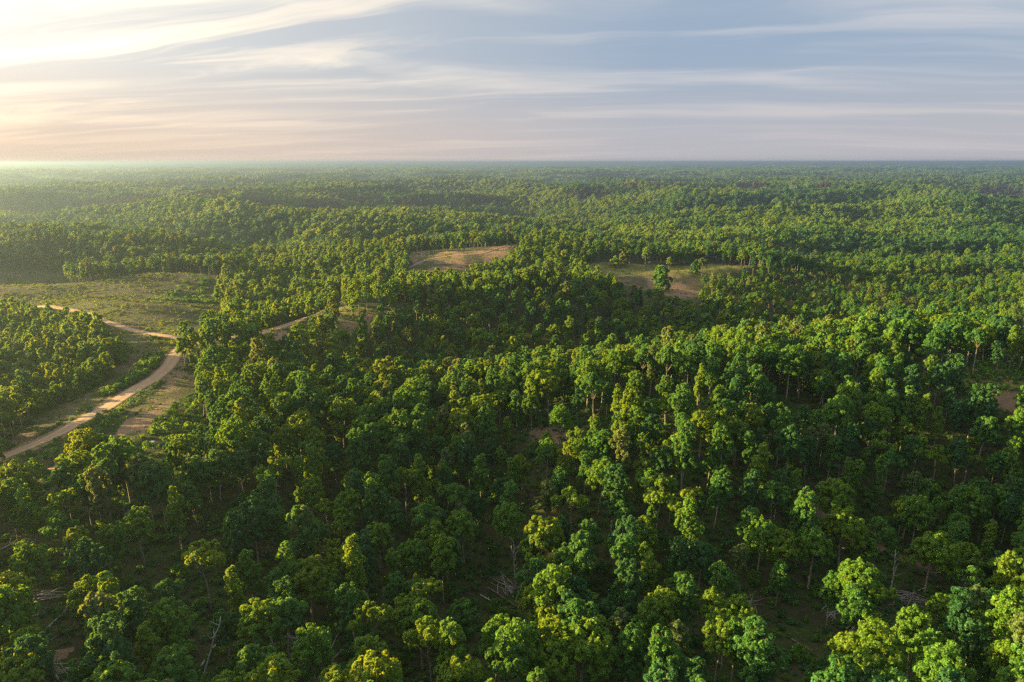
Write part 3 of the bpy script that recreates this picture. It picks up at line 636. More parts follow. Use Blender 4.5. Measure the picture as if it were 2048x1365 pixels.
def make_tree(seed, shape, lod):
    """returns (trunk V,F), (crown V,F); metres"""
    rng = np.random.default_rng(seed)
    lobes = []
    if shape == 'narrow':
        h = 20 + rng.random() * 3; z0 = h * (0.24 + 0.16 * rng.random())
        for z in np.linspace(z0 + 1.5, h - 1.8, 8):
            f = (z - z0) / (h - z0); rr = (1.1 + 1.6 * math.sin(min(1, f * 0.85 + 0.13) * math.pi)) * (0.62 + 0.6 * rng.random())
            a = rng.random() * 6.28; o = rr * 0.75 * rng.random()
            lobes.append((o * math.cos(a), o * math.sin(a), z, rr, rr, rr * 1.0))
        nc, r0, r1, tr = 74, 0.6, 1.1, 0.24
    elif shape == 'oval':
        h = 19 + rng.random() * 3; z0 = h * 0.38
        for k in range(9):
            f = (k + 0.5) / 9; z = z0 + 1.6 + f * (h - z0 - 3.6); rr = 1.5 + 1.1 * math.sin(f * 2.6 + 0.35) * (0.8 + 0.4 * rng.random())
            a = k * 2.4 + rng.random(); o = (2.6 * math.sin(f * 2.7 + 0.3)) * (0.6 + 0.5 * rng.random())
            lobes.append((o * math.cos(a), o * math.sin(a), z, rr * 1.1, rr * 1.1, rr))
        nc, r0, r1, tr = 78, 0.7, 1.25, 0.28
    elif shape == 'broad':
        h = 17.5 + rng.random() * 3; z0 = h * 0.40
        for k in range(13):
            f = k / 12; a = k * 2.4 + rng.random(); o = 4.4 * math.sqrt(1 - f * 0.9) * (0.7 + 0.4 * rng.random())
            z = z0 + 1.8 + (h - z0 - 3.6) * (0.15 + 0.85 * f ** 0.8) - 0.06 * o * o; rr = 1.7 + 0.9 * rng.random()
            lobes.append((o * math.cos(a), o * math.sin(a), z, rr * 1.15, rr * 1.15, rr * 0.9))
        nc, r0, r1, tr = 110, 0.7, 1.3, 0.36
    elif shape == 'forked':
        h = 18 + rng.random() * 3; z0 = h * 0.45
        for k in range(6):
            a = k * 1.05 + rng.random() * 0.6; o = 2.0 + 2.0 * rng.random() if k < 5 else 0.3
            z = h - 2.0 - 4.2 * rng.random() if k < 5 else h - 1.5; rr = 1.3 + 0.7 * rng.random()
            lobes.append((o * math.cos(a), o * math.sin(a), z, rr * 1.2, rr * 1.2, rr * 0.9))
        nc, r0, r1, tr = 58, 0.6, 1.1, 0.27
    elif shape == 'ropey':
        h = 17 + rng.random() * 3; z0 = 3.0
        for z in np.linspace(3.5, h - 1.2, 9):
            rr = 0.7 + 0.8 * rng.random() + (0.5 if z > h * 0.75 else 0); a = rng.random() * 6.28; o = 0.5 * rng.random()
            lobes.append((o * math.cos(a), o * math.sin(a), z, rr, rr, rr * 1.1))
        nc, r0, r1, tr = 52, 0.5, 0.9, 0.2
    elif shape == 'young':
        h = 8 + rng.random() * 1.5; z0 = 1.2
        for k in range(8):
            f = k / 7; z = 1.8 + f * (h - 3.0); a = k * 2.4 + rng.random(); o = 1.35 * (1 - f) ** 0.5 * (0.4 + 0.7 * rng.random())
            rr = (1.25 - 0.35 * f) * (0.85 + 0.4 * rng.random())
            lobes.append((o * math.cos(a), o * math.sin(a), z, rr, rr, rr))
        nc, r0, r1, tr = 40, 0.5, 0.85, 0.12
    elif shape == 'bush':
        h = 8.5 + rng.random() * 1.5; z0 = 0.6
        for k in range(12):
            f = k / 11; a = k * 2.4 + rng.random(); o = 3.6 * (1 - f) ** 0.6 * (0.6 + 0.5 * rng.random())
            z = 1.2 + f * (h - 2.2); rr = 1.6 - 0.5 * f + 0.4 * rng.random()
            lobes.append((o * math.cos(a), o * math.sin(a), z, rr, rr, rr))
        nc, r0, r1, tr = 70, 0.6, 1.1, 0.2
    h0 = h
    lo = [l for l in lobes]
    nl, ls, sides = {0: (44, 0.33, 7), 1: (18, 0.62, 5), 2: (8, 1.05, 4)}[lod]
    if shape in ('young', 'ropey') : ls *= 0.78
    nc = int(nc * (1.9, 1.15, 0.55)[lod]); rf = (0.74, 0.88, 1.2)[lod]
    cl = clumps_on(rng, lo, nc, r0 * rf * 0.8, r1 * rf)
    crown = leaves(rng, cl, nl, ls)
    rng2 = np.random.default_rng(seed + 999)
    top = {'broad': 0.72, 'forked': 0.62, 'oval': 0.85}.get(shape, 0.92)
    path, rad, tb = stem(rng2, h0 * top, tr, lean=0.45, sides=max(sides, 4) if max(sides, 4) % 2 == 0 else sides + 1, nseg=8 if lod == 0 else 4)
    parts = [tb]
    if lod == 0:
        for l in lo:
            zt = max(z0 * 0.85, min(h0 * top * 0.95, l[2] - 1.2 - 0.55 * math.hypot(l[0], l[1])))
            i = np.interp(zt, path[:, 2], np.arange(len(path)))
            a = np.array([np.interp(i, np.arange(len(path)), path[:, q]) for q in range(3)])
            parts.append(limb(rng2, a, (l[0], l[1], l[2] + 0.3 * l[5]), max(0.05, 0.40 * np.interp(i, np.arange(len(path)), rad) + 0.03), sides=6 if False else 4))
        if shape in ('forked', 'narrow', 'oval'):
            for k in range(4):
                z = z0 * (0.55 + 0.5 * rng2.random()); a = rng2.random() * 6.28
                L_ = 1.0 + 1.8 * rng2.random()
                c0 = np.array([np.interp(z, path[:, 2], path[:, 0]), np.interp(z, path[:, 2], path[:, 1]), z])
                parts.append(limb(rng2, c0, c0 + np.array([math.cos(a) * L_, math.sin(a) * L_, 0.7 * L_]), 0.05, sides=4))
    return join(parts), crown

# ------------------------------------------------------------------ ground
az_f = np.arange(-56, 56.01, 0.225); az_c = np.arange(62, 298.1, 6.0)
AZ = np.radians(np.concatenate([az_f, az_c]))
RG = np.concatenate([[4, 20, 38, 52], 60 * 1.0125 ** np.arange(0, 505)])
RG = RG[RG < 18000]
A_, G_ = np.meshgrid(AZ, RG)
gx = (G_ * np.sin(A_)).ravel(); gy = (G_ * np.cos(A_)).ravel()
gz = height(gx, gy)
nA_, nR = len(AZ), len(RG)
ii = np.arange(nA_); jj = np.arange(nR - 1)
I, J = np.meshgrid(ii, jj)
I2 = (I + 1) % nA_
quads = np.stack([J * nA_ + I, J * nA_ + I2, (J + 1) * nA_ + I2, (J + 1) * nA_ + I], -1).reshape(-1, 4)
# the far sheet sinks under the canopy mesh only by the height of the trees it stands for
rg = np.hypot(gx, gy)
gz_mesh = gz + 12 * smooth(9000, 11000, rg)
cen = len(gx)
V = np.vstack([np.stack([gx, gy, gz_mesh], 1), [[0, 0, hz(0, 0)]]])
ground_me = mesh_from('ground', V[:-1], quads, GROUND, True)
def cover_of(x, y):
    n = len(x); c = np.zeros((n, 4), np.float32); c[:, 3] = 1
    near = (y > 40) & (y < 1600)
    xi, yi = x[near], y[near]
    d = np.zeros(len(xi)); g = np.zeros(len(xi)); s = np.zeros(len(xi))
    for k in ('scrub', 'scrub_far', 'slash'): s = np.maximum(s, in_region(k, xi, yi))
    for k in ('young_left', 'young_hill', 'young_right'): s = np.maximum(s, 0.25 * in_region(k, xi, yi))
    for k in ('field', 'glade', 'knoll', 'glade_b', 'glade_c', 'glade_d'): g = np.maximum(g, in_region(k, xi, yi, 3))
    for k in ('clearing', 'field_bare', 'glade_bare', 'shoulder', 'knoll_bare', 'patch', 'soil_a', 'soil_b'): d = np.maximum(d, in_region(k, xi, yi, 2 if k[:4] == 'soil' else 4))
    for k, lo_, hi_ in (('clearing', 0.30, 0.78), ('shoulder', 0.15, 0.62), ('field_bare', 0.35, 0.9), ('knoll_bare', 0.35, 0.9)):
        q = in_region(k, xi, yi, 4); d = np.where(q, lo_ + (hi_ - lo_) * smooth(0.36, 0.60, fbm(xi / 16.0, yi / 16.0, 65, 4)), d)
        s = np.where(q, 0.8, s)
    d = np.maximum(d, 1 - smooth(4, 8, line_dist(LINES['road'], xi, yi)))
    d = np.maximum(d, 0.8 * (1 - smooth(1.5, 4, line_dist(LINES['track'], xi, yi))))
    d = np.maximum(d, 0.85 * (1 - smooth(2, 4.5, line_dist(LINES['spur'], xi, yi))))
    d = np.maximum(d, 0.62 * (1 - smooth(1.0, 4, line_dist(LINES['skid'], xi, yi))))
    for k in ('thin_e', 'thin_f'): d = np.maximum(d, 0.62 * in_region(k, xi, yi) * smooth(0.42, 0.6, fbm(xi / 12, yi / 12, 61, 3)))
    c[near, 0] = d; c[near, 1] = g; c[near, 2] = s
    c[:, 3] = 1 - smooth(4200, 8200, np.hypot(x, y))
    return c
ca = ground_me.color_attributes.new('cover', 'FLOAT_COLOR', 'POINT')
ca.data.foreach_set('color', cover_of(gx, gy).ravel())
ground = link('ground', ground_me); tag(ground, kind='structure')

def ribbon(name, pts, width, lift, kind, label=None):
    """a worn dirt road: crowned strip whose edges sink into the ground"""
    P_ = np.array(pts, float)
    # smooth the line
    for _ in range(3):
        q = [P_[0]]
        for a, b in zip(P_[:-1], P_[1:]): q += [a * 0.75 + b * 0.25, a * 0.25 + b * 0.75]
        q.append(P_[-1]); P_ = np.array(q)
    seg = np.r_[0, np.cumsum(np.linalg.norm(np.diff(P_, axis=0), axis=1))]
    sN = np.arange(0, seg[-1], 1.6)
    P_ = np.stack([np.interp(sN, seg, P_[:, 0]), np.interp(sN, seg, P_[:, 1])], 1)
    tn = unit(np.gradient(P_, axis=0)); nr = np.stack([-tn[:, 1], tn[:, 0]], 1)
    offs = np.array([-0.62, -0.5, -0.36, -0.24, -0.12, 0, 0.12, 0.24, 0.36, 0.5, 0.62]); prof = np.array([-0.45, -0.02, 0.10, 0.05, 0.10, 0.14, 0.10, 0.05, 0.10, -0.02, -0.45])
    wd = width * (0.86 + 0.4 * fbm(sN / 22.0, sN * 0 + 3.3, 77, 3))
    X = P_[:, None, 0] + nr[:, None, 0] * offs[None] * wd[:, None]; Y = P_[:, None, 1] + nr[:, None, 1] * offs[None] * wd[:, None]
    Z = height(X, Y) + lift + prof[None] * 1.0
    k = len(offs); n = len(P_)
    V = np.stack([X, Y, Z], -1).reshape(-1, 3)
    I, J = np.meshgrid(np.arange(k - 1), np.arange(n - 1))
    Fq = np.stack([J * k + I, J * k + I + 1, (J + 1) * k + I + 1, (J + 1) * k + I], -1).reshape(-1, 4)
    me = mesh_from(name, V, Fq, ROAD, True)
    wear = np.zeros((n, k, 4), np.float32); wear[..., 3] = 1
    wear[:, :, 0] = np.array([0, 0, .3, 1, .5, .1, .5, 1, .3, 0, 0])[None]
    wear[:, :, 1] = np.array([1, .75, .25, 0, .1, .25, .1, 0, .25, .75, 1])[None]
    at = me.color_attributes.new('wear', 'FLOAT_COLOR', 'POINT'); at.data.foreach_set('color', wear.ravel())
    return tag(link(name, me), kind='structure')
ribbon('dirt_road', LINES['road'], 6.8, 0.16, 'structure')
ribbon('dirt_track', LINES['track'], 3.6, 0.14, 'structure')
ribbon('dirt_path', LINES['spur'], 4.2, 0.12, 'structure')
ribbon('dirt_trail', LINES['clearing_track'], 2.6, 0.14, 'structure')

# ------------------------------------------------------------------ tree kinds
TONE_WORD = {'deep': 'dark green', 'mid': 'mid green', 'fresh': 'bright green', 'yellow': 'yellow-green', 'grey': 'grey-green', 'young': 'fresh green'}
SHAPE_WORD = {'narrow': 'tall narrow', 'oval': 'tall oval-crowned', 'broad': 'broad round-crowned', 'forked': 'forked open-crowned', 'ropey': 'thin leaf-clad', 'young': 'small conical', 'bush': 'bushy'}
KINDS0 = [('narrow', 'mid'), ('narrow', 'fresh'), ('narrow', 'deep'), ('oval', 'mid'), ('narrow', 'deep'), ('oval', 'fresh'), ('narrow', 'yellow'), ('oval', 'deep'),
          ('broad', 'fresh'), ('narrow', 'mid'), ('forked', 'mid'), ('oval', 'yellow'), ('forked', 'yellow'), ('ropey', 'fresh'), ('broad', 'yellow'), ('narrow', 'grey')]
NEAR = []        # (trunk mesh, crown mesh, shape, tone)
variants = bpy.data.collections.new('tree_kinds')     # only read by the forest object
VN = 0
def add_variant(me):
    global VN
    o = bpy.data.objects.new('kind_%03d' % VN, me); variants.objects.link(o); VN += 1
    return VN - 1
def joined(name, trunk, crown, leafm, barkm=BARK):
    V, F_ = join([trunk, crown])
    me = mesh_from(name, V, F_)
    me.materials.append(barkm); me.materials.append(leafm)
    mi = np.zeros(len(F_), np.int32); mi[len(trunk[1]):] = 1
    me.polygons.foreach_set('material_index', mi)
    return me
IDX = {}
def reg(key, i): IDX.setdefault(key, []).append(i)
for k, (sh, tone) in enumerate(KINDS0):
    tr, cr = make_tree(100 + k, sh, 0)
    NEAR.append((mesh_from('trunk', *tr, BARK, True), mesh_from('crown', *cr, LEAF[tone]), sh, tone))
    reg('near', add_variant(joined('tree_near', tr, cr, LEAF[tone])))
for k, (sh, tone) in enumerate(KINDS0):
    if sh == 'ropey': continue
    reg('mid', add_variant(joined('tree_mid', *make_tree(300 + k, sh, 1), LEAF[tone])))
for k in range(5):
    tr, cr = make_tree(400 + k, 'young', 0); reg('young0', add_variant(joined('tree_young', tr, cr, LEAF['young'])))
    reg('young1', add_variant(joined('tree_young', *make_tree(420 + k, 'young', 1), LEAF['young'])))
for k, sh in enumerate(['oval', 'broad', 'broad', 'oval', 'narrow', 'broad']):
    for tn in ('far', 'fardeep', 'farlight'): reg(tn, add_variant(joined('tree_far', *make_tree(500 + k, sh, 2), LEAF[tn])))
for k in range(3):
    reg('brown', add_variant(joined('tree_bare', *make_tree(540 + k, 'narrow', 2), LEAF['brown'])))
def patch_mesh(seed):
    rng = np.random.default_rng(seed); cl = []
    for k in range(14):
        x, y = rng.uniform(-20, 20, 2); z = 9 + 4 * rng.random(); r = 3.6 + 2 * rng.random()
        for q in range(5):
            d = unit(rng.normal(size=3)); d[2] = abs(d[2]); cl.append([*(np.array([x, y, z]) + d * r), r * 0.6, *d])
    return leaves(rng, np.array(cl), 4, 2.6)
for k in range(4):
    reg('patch', add_variant(mesh_from('canopy_patch', *patch_mesh(600 + k), LEAF['far'])))

# ------------------------------------------------------------------ where trees stand
rng = np.random.default_rng(7)
def grid(s, y0, y1, slope, margin, jit=0.42):
    xm = slope * y1 + margin
    X, Y = np.meshgrid(np.arange(-xm, xm, s), np.arange(y0, y1, s))
    X = X.ravel() + rng.uniform(-jit, jit, X.size) * s; Y = Y.ravel() + rng.uniform(-jit, jit, Y.size) * s
    k = (np.abs(X) < slope * np.maximum(Y, 60) + margin) & (Y >= y0) & (Y < y1)
    return X[k], Y[k]
def open_land(x, y):
    o = np.zeros(len(x), bool)
    for k in ('scrub', 'scrub_far', 'clearing', 'field', 'glade_bare', 'shoulder', 'patch', 'soil_a', 'soil_b', 'glade_b', 'glade_c', 'glade_d'): o |= in_region(k, x, y, 3)
    o |= line_dist(LINES['road'], x, y) < 5.5
    o |= line_dist(LINES['track'], x, y) < 4
    o |= line_dist(LINES['spur'], x, y) < 3.5
    o |= line_dist(LINES['skid'], x, y) < 3.0
    for k in ('pile', 'rock', 'post', 'stand'):
        for (a, b) in SPOTS[k]: o |= np.hypot(x - a, y - b) < 3.5
    return o
def too_tall(x, y, h):
    o = np.zeros(len(x), bool)
    for c, poly in LOW_COVER: o |= (h >= c) & inside(poly, x, y)
    return o
def young_land(x, y):
    o = np.zeros(len(x), bool)
    for k in ('young_left', 'young_hill', 'young_mid'): o |= in_region(k, x, y, 4)
    return o
TX, TY, TV, TS, TH = [], [], [], [], []
def put(x, y, v, s, hs):
    TX.append(x); TY.append(y); TV.append(v); TS.append(s); TH.append(hs)
def pick(keys, n): return np.array(keys)[rng.integers(0, len(keys), n)]

# foreground and middle woodland
x, y = grid(6.4, 62, 780, 0.90, 110)
k = ~open_land(x, y) & ~young_land(x, y)
x, y = x[k], y[k]
keep = np.full(len(x), 0.80)
keep[y < 185] = 0.58; keep[y < 140] = 0.50
for kk in ('thin_a', 'thin_b', 'thin_c', 'thin_d', 'thin_f', 'thin_e'): keep[in_region(kk, x, y)] = 0.22
keep[in_region('knoll', x, y, 3)] = 0.0
keep[in_region('glade', x, y, 3)] = 0.16
keep[in_region('slash', x, y, 3)] = 0.06
keep[in_region('glade_thin', x, y, 3)] = 0.34
keep *= np.where(y < 260, 0.55 + 0.75 * smooth(0.34, 0.58, fbm(x / 26.0, y / 26.0, 91, 3)), 1.0)
# no tall trunk right under the lens
k = (rng.random(len(x)) < keep) & ~((np.hypot(x, y) < 60))
x, y = x[k], y[k]; n = len(x)
yr = in_region('young_right', x, y, 5)
# neighbours tend to be of a kind: choose the kind from smooth noise plus chance
kn = (fbm(x / 30.0, y / 30.0, 71, 2) - 0.5) * 26 + rng.normal(size=n) * 4.0
kindi = (np.floor(kn + 8)).astype(int) % len(KINDS0)
sc = (0.62 + 0.34 * rng.random(n)) * np.where(yr, 0.68, 1.0) * (1 - 0.16 * smooth(260, 420, y))
hs = 0.92 + 0.28 * rng.random(n)
k = ~too_tall(x, y, 19 * sc * hs)
for q in TALL: k &= np.hypot(x - q[0], y - q[1]) > 4.6
x, y, kindi, sc, hs = x[k], y[k], kindi[k], sc[k], hs[k]; n = len(x)
FIRST = dict(x=x, y=y, kind=kindi, s=sc, h=hs, r=rng.random(n) * 6.283)

# the trees that show largest become things of their own
zg = height(x, y)
def project(x, y, z):
    d = y * math.cos(R(14.7)) + (CAM_Z - z) * math.sin(R(14.7))
    vv = (z - CAM_Z) * math.cos(R(14.7)) + y * math.sin(R(14.7))
    return 1024 + 1365 * x / d, 682.5 - 1365 * vv / d, d
pxm, pym, pd = project(x, y, zg + 13)
seen = (pxm > -25) & (pxm < 2073) & (pym < 1375) & (y < 300)
order = np.argsort(np.where(seen, pd / sc, 1e9))
SOLO = order[:230]
solo_mask = np.zeros(n, bool); solo_mask[SOLO] = True
rest = ~solo_mask
xr, yr_, kr = x[rest], y[rest], kindi[rest]
mid_of = np.array([i for i in range(len(KINDS0)) if KINDS0[i][0] != 'ropey'])
look = {int(a): IDX['mid'][q] for q, a in enumerate(mid_of)}
vm = np.array([look.get(int(a), IDX['mid'][int(a) % len(IDX['mid'])]) for a in kr])
v = np.where(yr_ < 270, np.array(IDX['near'])[kr], vm)
put(xr, yr_, v, sc[rest], hs[rest])

# young dense stands
x, y = grid(3.9, 190, 720, 0.9, 110, 0.5)
k = young_land(x, y) & ~open_land(x, y) & (rng.random(len(x)) < 0.86) & ~too_tall(x, y, np.full(len(x), 7.0))
x, y = x[k], y[k]; n = len(x)
put(x, y, np.where(y < 330, pick(IDX['young0'], n), pick(IDX['young1'], n)), (0.62 + 0.85 * rng.random(n) ** 1.6) * (0.8 + 0.4 * fbm(x / 18.0, y / 18.0, 93, 2)), 0.75 + 0.4 * rng.random(n))

# woodland beyond
def brown_land(x, y):
    o = np.zeros(len(x), bool)
    for (a, b, rx, ry) in BROWN_STANDS:
        wv_ = 0.35 * (fbm(x / 60.0, y / 60.0, 81, 3) - 0.5) * 2
        o |= ((x - a) / rx) ** 2 + ((y - b) / ry) ** 2 < 1 + wv_ * 1.6
    return o
for (s, y0, y1, f) in ((7.2, 780, 1700, 1.0), (9.6, 1700, 3700, 1.25)):
    x, y = grid(s, y0, y1, 0.80, 150)
    k = ~open_land(x, y) & (rng.random(len(x)) < 0.93); x, y = x[k], y[k]; n = len(x)
    b = brown_land(x, y)
    st = fbm(x / 210.0, y / 160.0, 103, 3) + rng.normal(size=n) * 0.07
    v = np.where(st < 0.43, pick(IDX['fardeep'], n), np.where(st > 0.56, pick(IDX['farlight'], n), pick(IDX['far'], n)))
    v = np.where(b, pick(IDX['brown'], n), v)
    ss = (0.66 + 0.5 * rng.random(n)) * f * (0.85 + 0.4 * fbm(x / 120.0, y / 120.0, 95, 2))
    put(x, y, v, ss, (0.8 + 0.25 * rng.random(n)) / f)
x, y = grid(36, 3700, 10500, 0.79, 250)
n = len(x)
put(x, y, pick(IDX['patch'], n), 0.95 + 0.35 * rng.random(n), 0.8 + 0.5 * rng.random(n))

def scatter(name, X, Y, Vv, S, Hs, coll, sink=0.0, kind='stuff', label=None, cat=None, zoff=0.0):
    """one object made of many plants: points with an instance on each"""
    n = len(X); Z = height(X, Y) - sink
    me = bpy.data.meshes.new(name); me.vertices.add(n)
    me.vertices.foreach_set('co', np.stack([X, Y, Z], 1).astype(np.float32).ravel())
    a = me.attributes.new('which', 'INT', 'POINT'); a.data.foreach_set('value', np.asarray(Vv, np.int32))
    a = me.attributes.new('size', 'FLOAT_VECTOR', 'POINT'); a.data.foreach_set('vector', np.stack([S, S, S * Hs], 1).astype(np.float32).ravel())
    a = me.attributes.new('turn', 'FLOAT_VECTOR', 'POINT')
    a.data.foreach_set('vector', np.stack([rng.normal(size=n) * 0.04, rng.normal(size=n) * 0.04, rng.random(n) * 6.283], 1).astype(np.float32).ravel())
    o = link(name, me)
    ng = bpy.data.node_groups.new(name + '_nodes', 'GeometryNodeTree')
    ng.interface.new_socket('Geometry', in_out='INPUT', socket_type='NodeSocketGeometry')
    ng.interface.new_socket('Geometry', in_out='OUTPUT', socket_type='NodeSocketGeometry')
    N, L = ng.nodes, ng.links
    gi = N.new('NodeGroupInput'); go = N.new('NodeGroupOutput')
    ci = N.new('GeometryNodeCollectionInfo'); ci.inputs['Collection'].default_value = coll
    ci.inputs['Separate Children'].default_value = True; ci.inputs['Reset Children'].default_value = True
    ip = N.new('GeometryNodeInstanceOnPoints'); ip.inputs['Pick Instance'].default_value = True
    def attr(nm, ty):
        q = N.new('GeometryNodeInputNamedAttribute'); q.data_type = ty; q.inputs['Name'].default_value = nm
        return q.outputs['Attribute']
    mtp = N.new('GeometryNodeMeshToPoints')
    L.new(gi.outputs[0], mtp.inputs[0]); L.new(mtp.outputs[0], ip.inputs['Points'])
    L.new(ci.outputs[0], ip.inputs['Instance'])
    L.new(attr('which', 'INT'), ip.inputs['Instance Index'])
    e2r = N.new('FunctionNodeEulerToRotation'); L.new(attr('turn', 'FLOAT_VECTOR'), e2r.inputs[0])
    L.new(e2r.outputs[0], ip.inputs['Rotation'])
    L.new(attr('size', 'FLOAT_VECTOR'), ip.inputs['Scale'])
    L.new(ip.outputs[0], go.inputs[0])
    md = o.modifiers.new('plants', 'NODES'); md.node_group = ng
    return tag(o, label, cat, kind=kind)
X = np.concatenate(TX); Y = np.concatenate(TY); Vv = np.concatenate(TV); S = np.concatenate(TS); Hs = np.concatenate(TH)
scatter('forest', X, Y, Vv, S, Hs, variants, 0.15, label='green broadleaf forest covering the hills to the horizon', cat='forest')
print('forest instances', len(X), 'solo', len(SOLO))

# ------------------------------------------------------------------ undergrowth
shrubs = bpy.data.collections.new('shrub_kinds')
def shrub_mesh(seed, r, h, tone, n=9, per=16, ls=0.2):
    g = np.random.default_rng(seed); cl = []
    for k in range(n):
        a = g.random() * 6.28; o = r * math.sqrt(g.random()) * 0.8; z = h * (0.25 + 0.6 * g.random()) * (1 - 0.4 * o / r)
        d = unit(np.array([math.cos(a) * o, math.sin(a) * o, r * 0.7])); cl.append([math.cos(a) * o, math.sin(a) * o, z, 0.32 * r + 0.1, *d])
    return mesh_from('shrub', *leaves(g, np.array(cl), per, ls), LEAF[tone])
sk = 0
SH = {}
def add_shrub(key, me):
    global sk
    o = bpy.data.objects.new('shrub_%03d' % sk, me); shrubs.objects.link(o); SH.setdefault(key, []).append(sk); sk += 1
for k in range(4): add_shrub('floor', shrub_mesh(700 + k, 1.0, 1.3, ('deep', 'mid', 'deep', 'fresh')[k], 10, 18, 0.2))
for k in range(2): add_shrub('tall', shrub_mesh(720 + k, 1.5, 3.4, ('mid', 'fresh')[k], 16, 22, 0.26))
for k in range(4): add_shrub('scrub', shrub_mesh(740 + k, 0.8, 0.8, ('yellow', 'grey', 'young', 'brown')[k], 7, 12, 0.2))
ux, uy, uv, us, uh = [], [], [], [], []
x, y = grid(2.5, 66, 330, 0.90, 50)
k = ~open_land(x, y) & (rng.random(len(x)) < 0.58 + 0.5 * smooth(0.35, 0.6, fbm(x / 11.0, y / 11.0, 97, 3)))
x, y = x[k], y[k]; n = len(x)
tall = rng.random(n) < 0.16
ux.append(x); uy.append(y); uv.append(np.where(tall, pick(SH['tall'], n), pick(SH['floor'], n))); us.append(0.5 + 0.8 * rng.random(n)); uh.append(0.6 + 0.7 * rng.random(n))
x, y = grid(1.9, 190, 700, 0.9, 60)
k = (in_region('scrub', x, y, 3) | in_region('scrub_far', x, y, 3)) & (line_dist(LINES['track'], x, y) > 3) & (line_dist(LINES['road'], x, y) > 4.5)
k &= rng.random(len(x)) < 0.16 + 0.8 * smooth(0.42, 0.60, fbm(x / 24.0, y / 15.0, 99, 4))
x, y = x[k], y[k]; n = len(x)
dense = in_region('scrub', x, y) & (x > -260) & (y > 470)
ux.append(x); uy.append(y); uv.append(np.where(dense, pick(SH['floor'], n), pick(SH['scrub'], n))); us.append((0.4 + 1.1 * rng.random(n) ** 2) * np.where(dense, 1.7, 1)); uh.append(0.6 + 0.7 * rng.random(n))
# rough vegetation in glades, on verges and round the clearing
x, y = grid(1.7, 180, 760, 0.9, 60)
k = np.zeros(len(x), bool)
for kk, pr in (('glade', .5), ('knoll', .22), ('shoulder', .10), ('clearing', .14), ('field', .05), ('slash', .5)):
    k |= in_region(kk, x, y, 3) & (rng.random(len(x)) < pr * (0.3 + 1.4 * smooth(0.4, 0.6, fbm(x / 9.0, y / 9.0, 98, 3))))
rd = line_dist(LINES['road'], x, y)
k |= (rd > 4) & (rd < 8) & (rng.random(len(x)) < 0.35)
k &= (rd > 4) & (line_dist(LINES['clearing_track'], x, y) > 3)
x, y = x[k], y[k]; n = len(x)
ux.append(x); uy.append(y); uv.append(pick(SH['scrub'] + SH['floor'][:2], n)); us.append(0.35 + 0.7 * rng.random(n)); uh.append(0.5 + 0.6 * rng.random(n))
# hedge-like bushes on the outside of the road bend
L_ = np.array(LINES['road'][5:9])
m_ = 160; q = rng.random(m_) * (len(L_) - 1); i0 = q.astype(int); fr = (q - i0)[:, None]
pp = L_[i0] * (1 - fr) + L_[np.minimum(i0 + 1, len(L_) - 1)] * fr
dv = unit(L_[np.minimum(i0 + 1, len(L_) - 1)] - L_[i0]); nv = np.stack([-dv[:, 1], dv[:, 0]], 1)
pp = pp + nv * (5.5 + 7 * rng.random((m_, 1)))
ux.append(pp[:, 0]); uy.append(pp[:, 1]); uv.append(pick(SH['tall'], m_)); us.append(0.6 + 0.5 * rng.random(m_)); uh.append(0.8 + 0.5 * rng.random(m_))
scatter('undergrowth', np.concatenate(ux), np.concatenate(uy), np.concatenate(uv), np.concatenate(us), np.concatenate(uh), shrubs, 0.05,
        label='low shrubs and saplings on the forest floor and scrub hills', cat='undergrowth')
print('shrubs', sum(map(len, ux)))

# ------------------------------------------------------------------ single trees
LANDMARK = []
for q in SPOTS['pile'][:6]: LANDMARK.append((q, 'beside a heap of pale cut branches'))
LANDMARK.append((REGIONS['soil_a'][0], 'beside the bare reddish soil patch'))
LANDMARK.append((SPOTS['rock'][0], 'beside the white boulder near the road'))
def tree_thing(near_i, x, y, s, hs, rot, label, cat='tree', group=None, name='forest_tree', crown_me=None):
    tm, cm, sh, tone = NEAR[near_i]
    o = bpy.data.objects.new(name, None); col.objects.link(o)
    o.empty_display_size = 1.0
    o.location = (x, y, hz(x, y) - 0.1); o.rotation_euler = (rng.normal() * 0.035, rng.normal() * 0.035, rot); o.scale = (s, s, s * hs)
    a = bpy.data.objects.new('trunk', tm); col.objects.link(a); a.parent = o
    b = bpy.data.objects.new('crown', cm); col.objects.link(b); b.parent = o
    tag(o, label, cat, group)
    return o
SHORT = {'narrow': 'narrow', 'oval': 'oval', 'broad': 'broad', 'forked': 'forked', 'ropey': 'thin'}
CAST = []      # every single tree: x, y, kind index, width scale, height scale, turn, rises above its neighbours
for i in SOLO:
    CAST.append((float(FIRST['x'][i]), float(FIRST['y'][i]), int(FIRST['kind'][i]), float(FIRST['s'][i]), float(FIRST['h'][i]), float(FIRST['r'][i]), False))
for k, (x_, y_, sh, tone, hm) in enumerate(TALL):
    opts = [i for i in range(len(NEAR)) if NEAR[i][2:] == (sh, tone)] or [i for i in range(len(NEAR)) if NEAR[i][2] == sh]
    i = opts[k % len(opts)]; me = NEAR[i][1]
    co = np.empty(len(me.vertices) * 3, np.float32); me.vertices.foreach_get('co', co); s = hm / float(co[2::3].max())
    CAST.append((x_, y_, i, s * (1.12 if sh == 'broad' else 1.04), 0.94, k * 2.1, True))
CXY = np.array([c[:2] for c in CAST])
def look_word(ki): return '%s %s' % (SHORT[KINDS0[ki][0]], TONE_WORD[KINDS0[ki][1]])
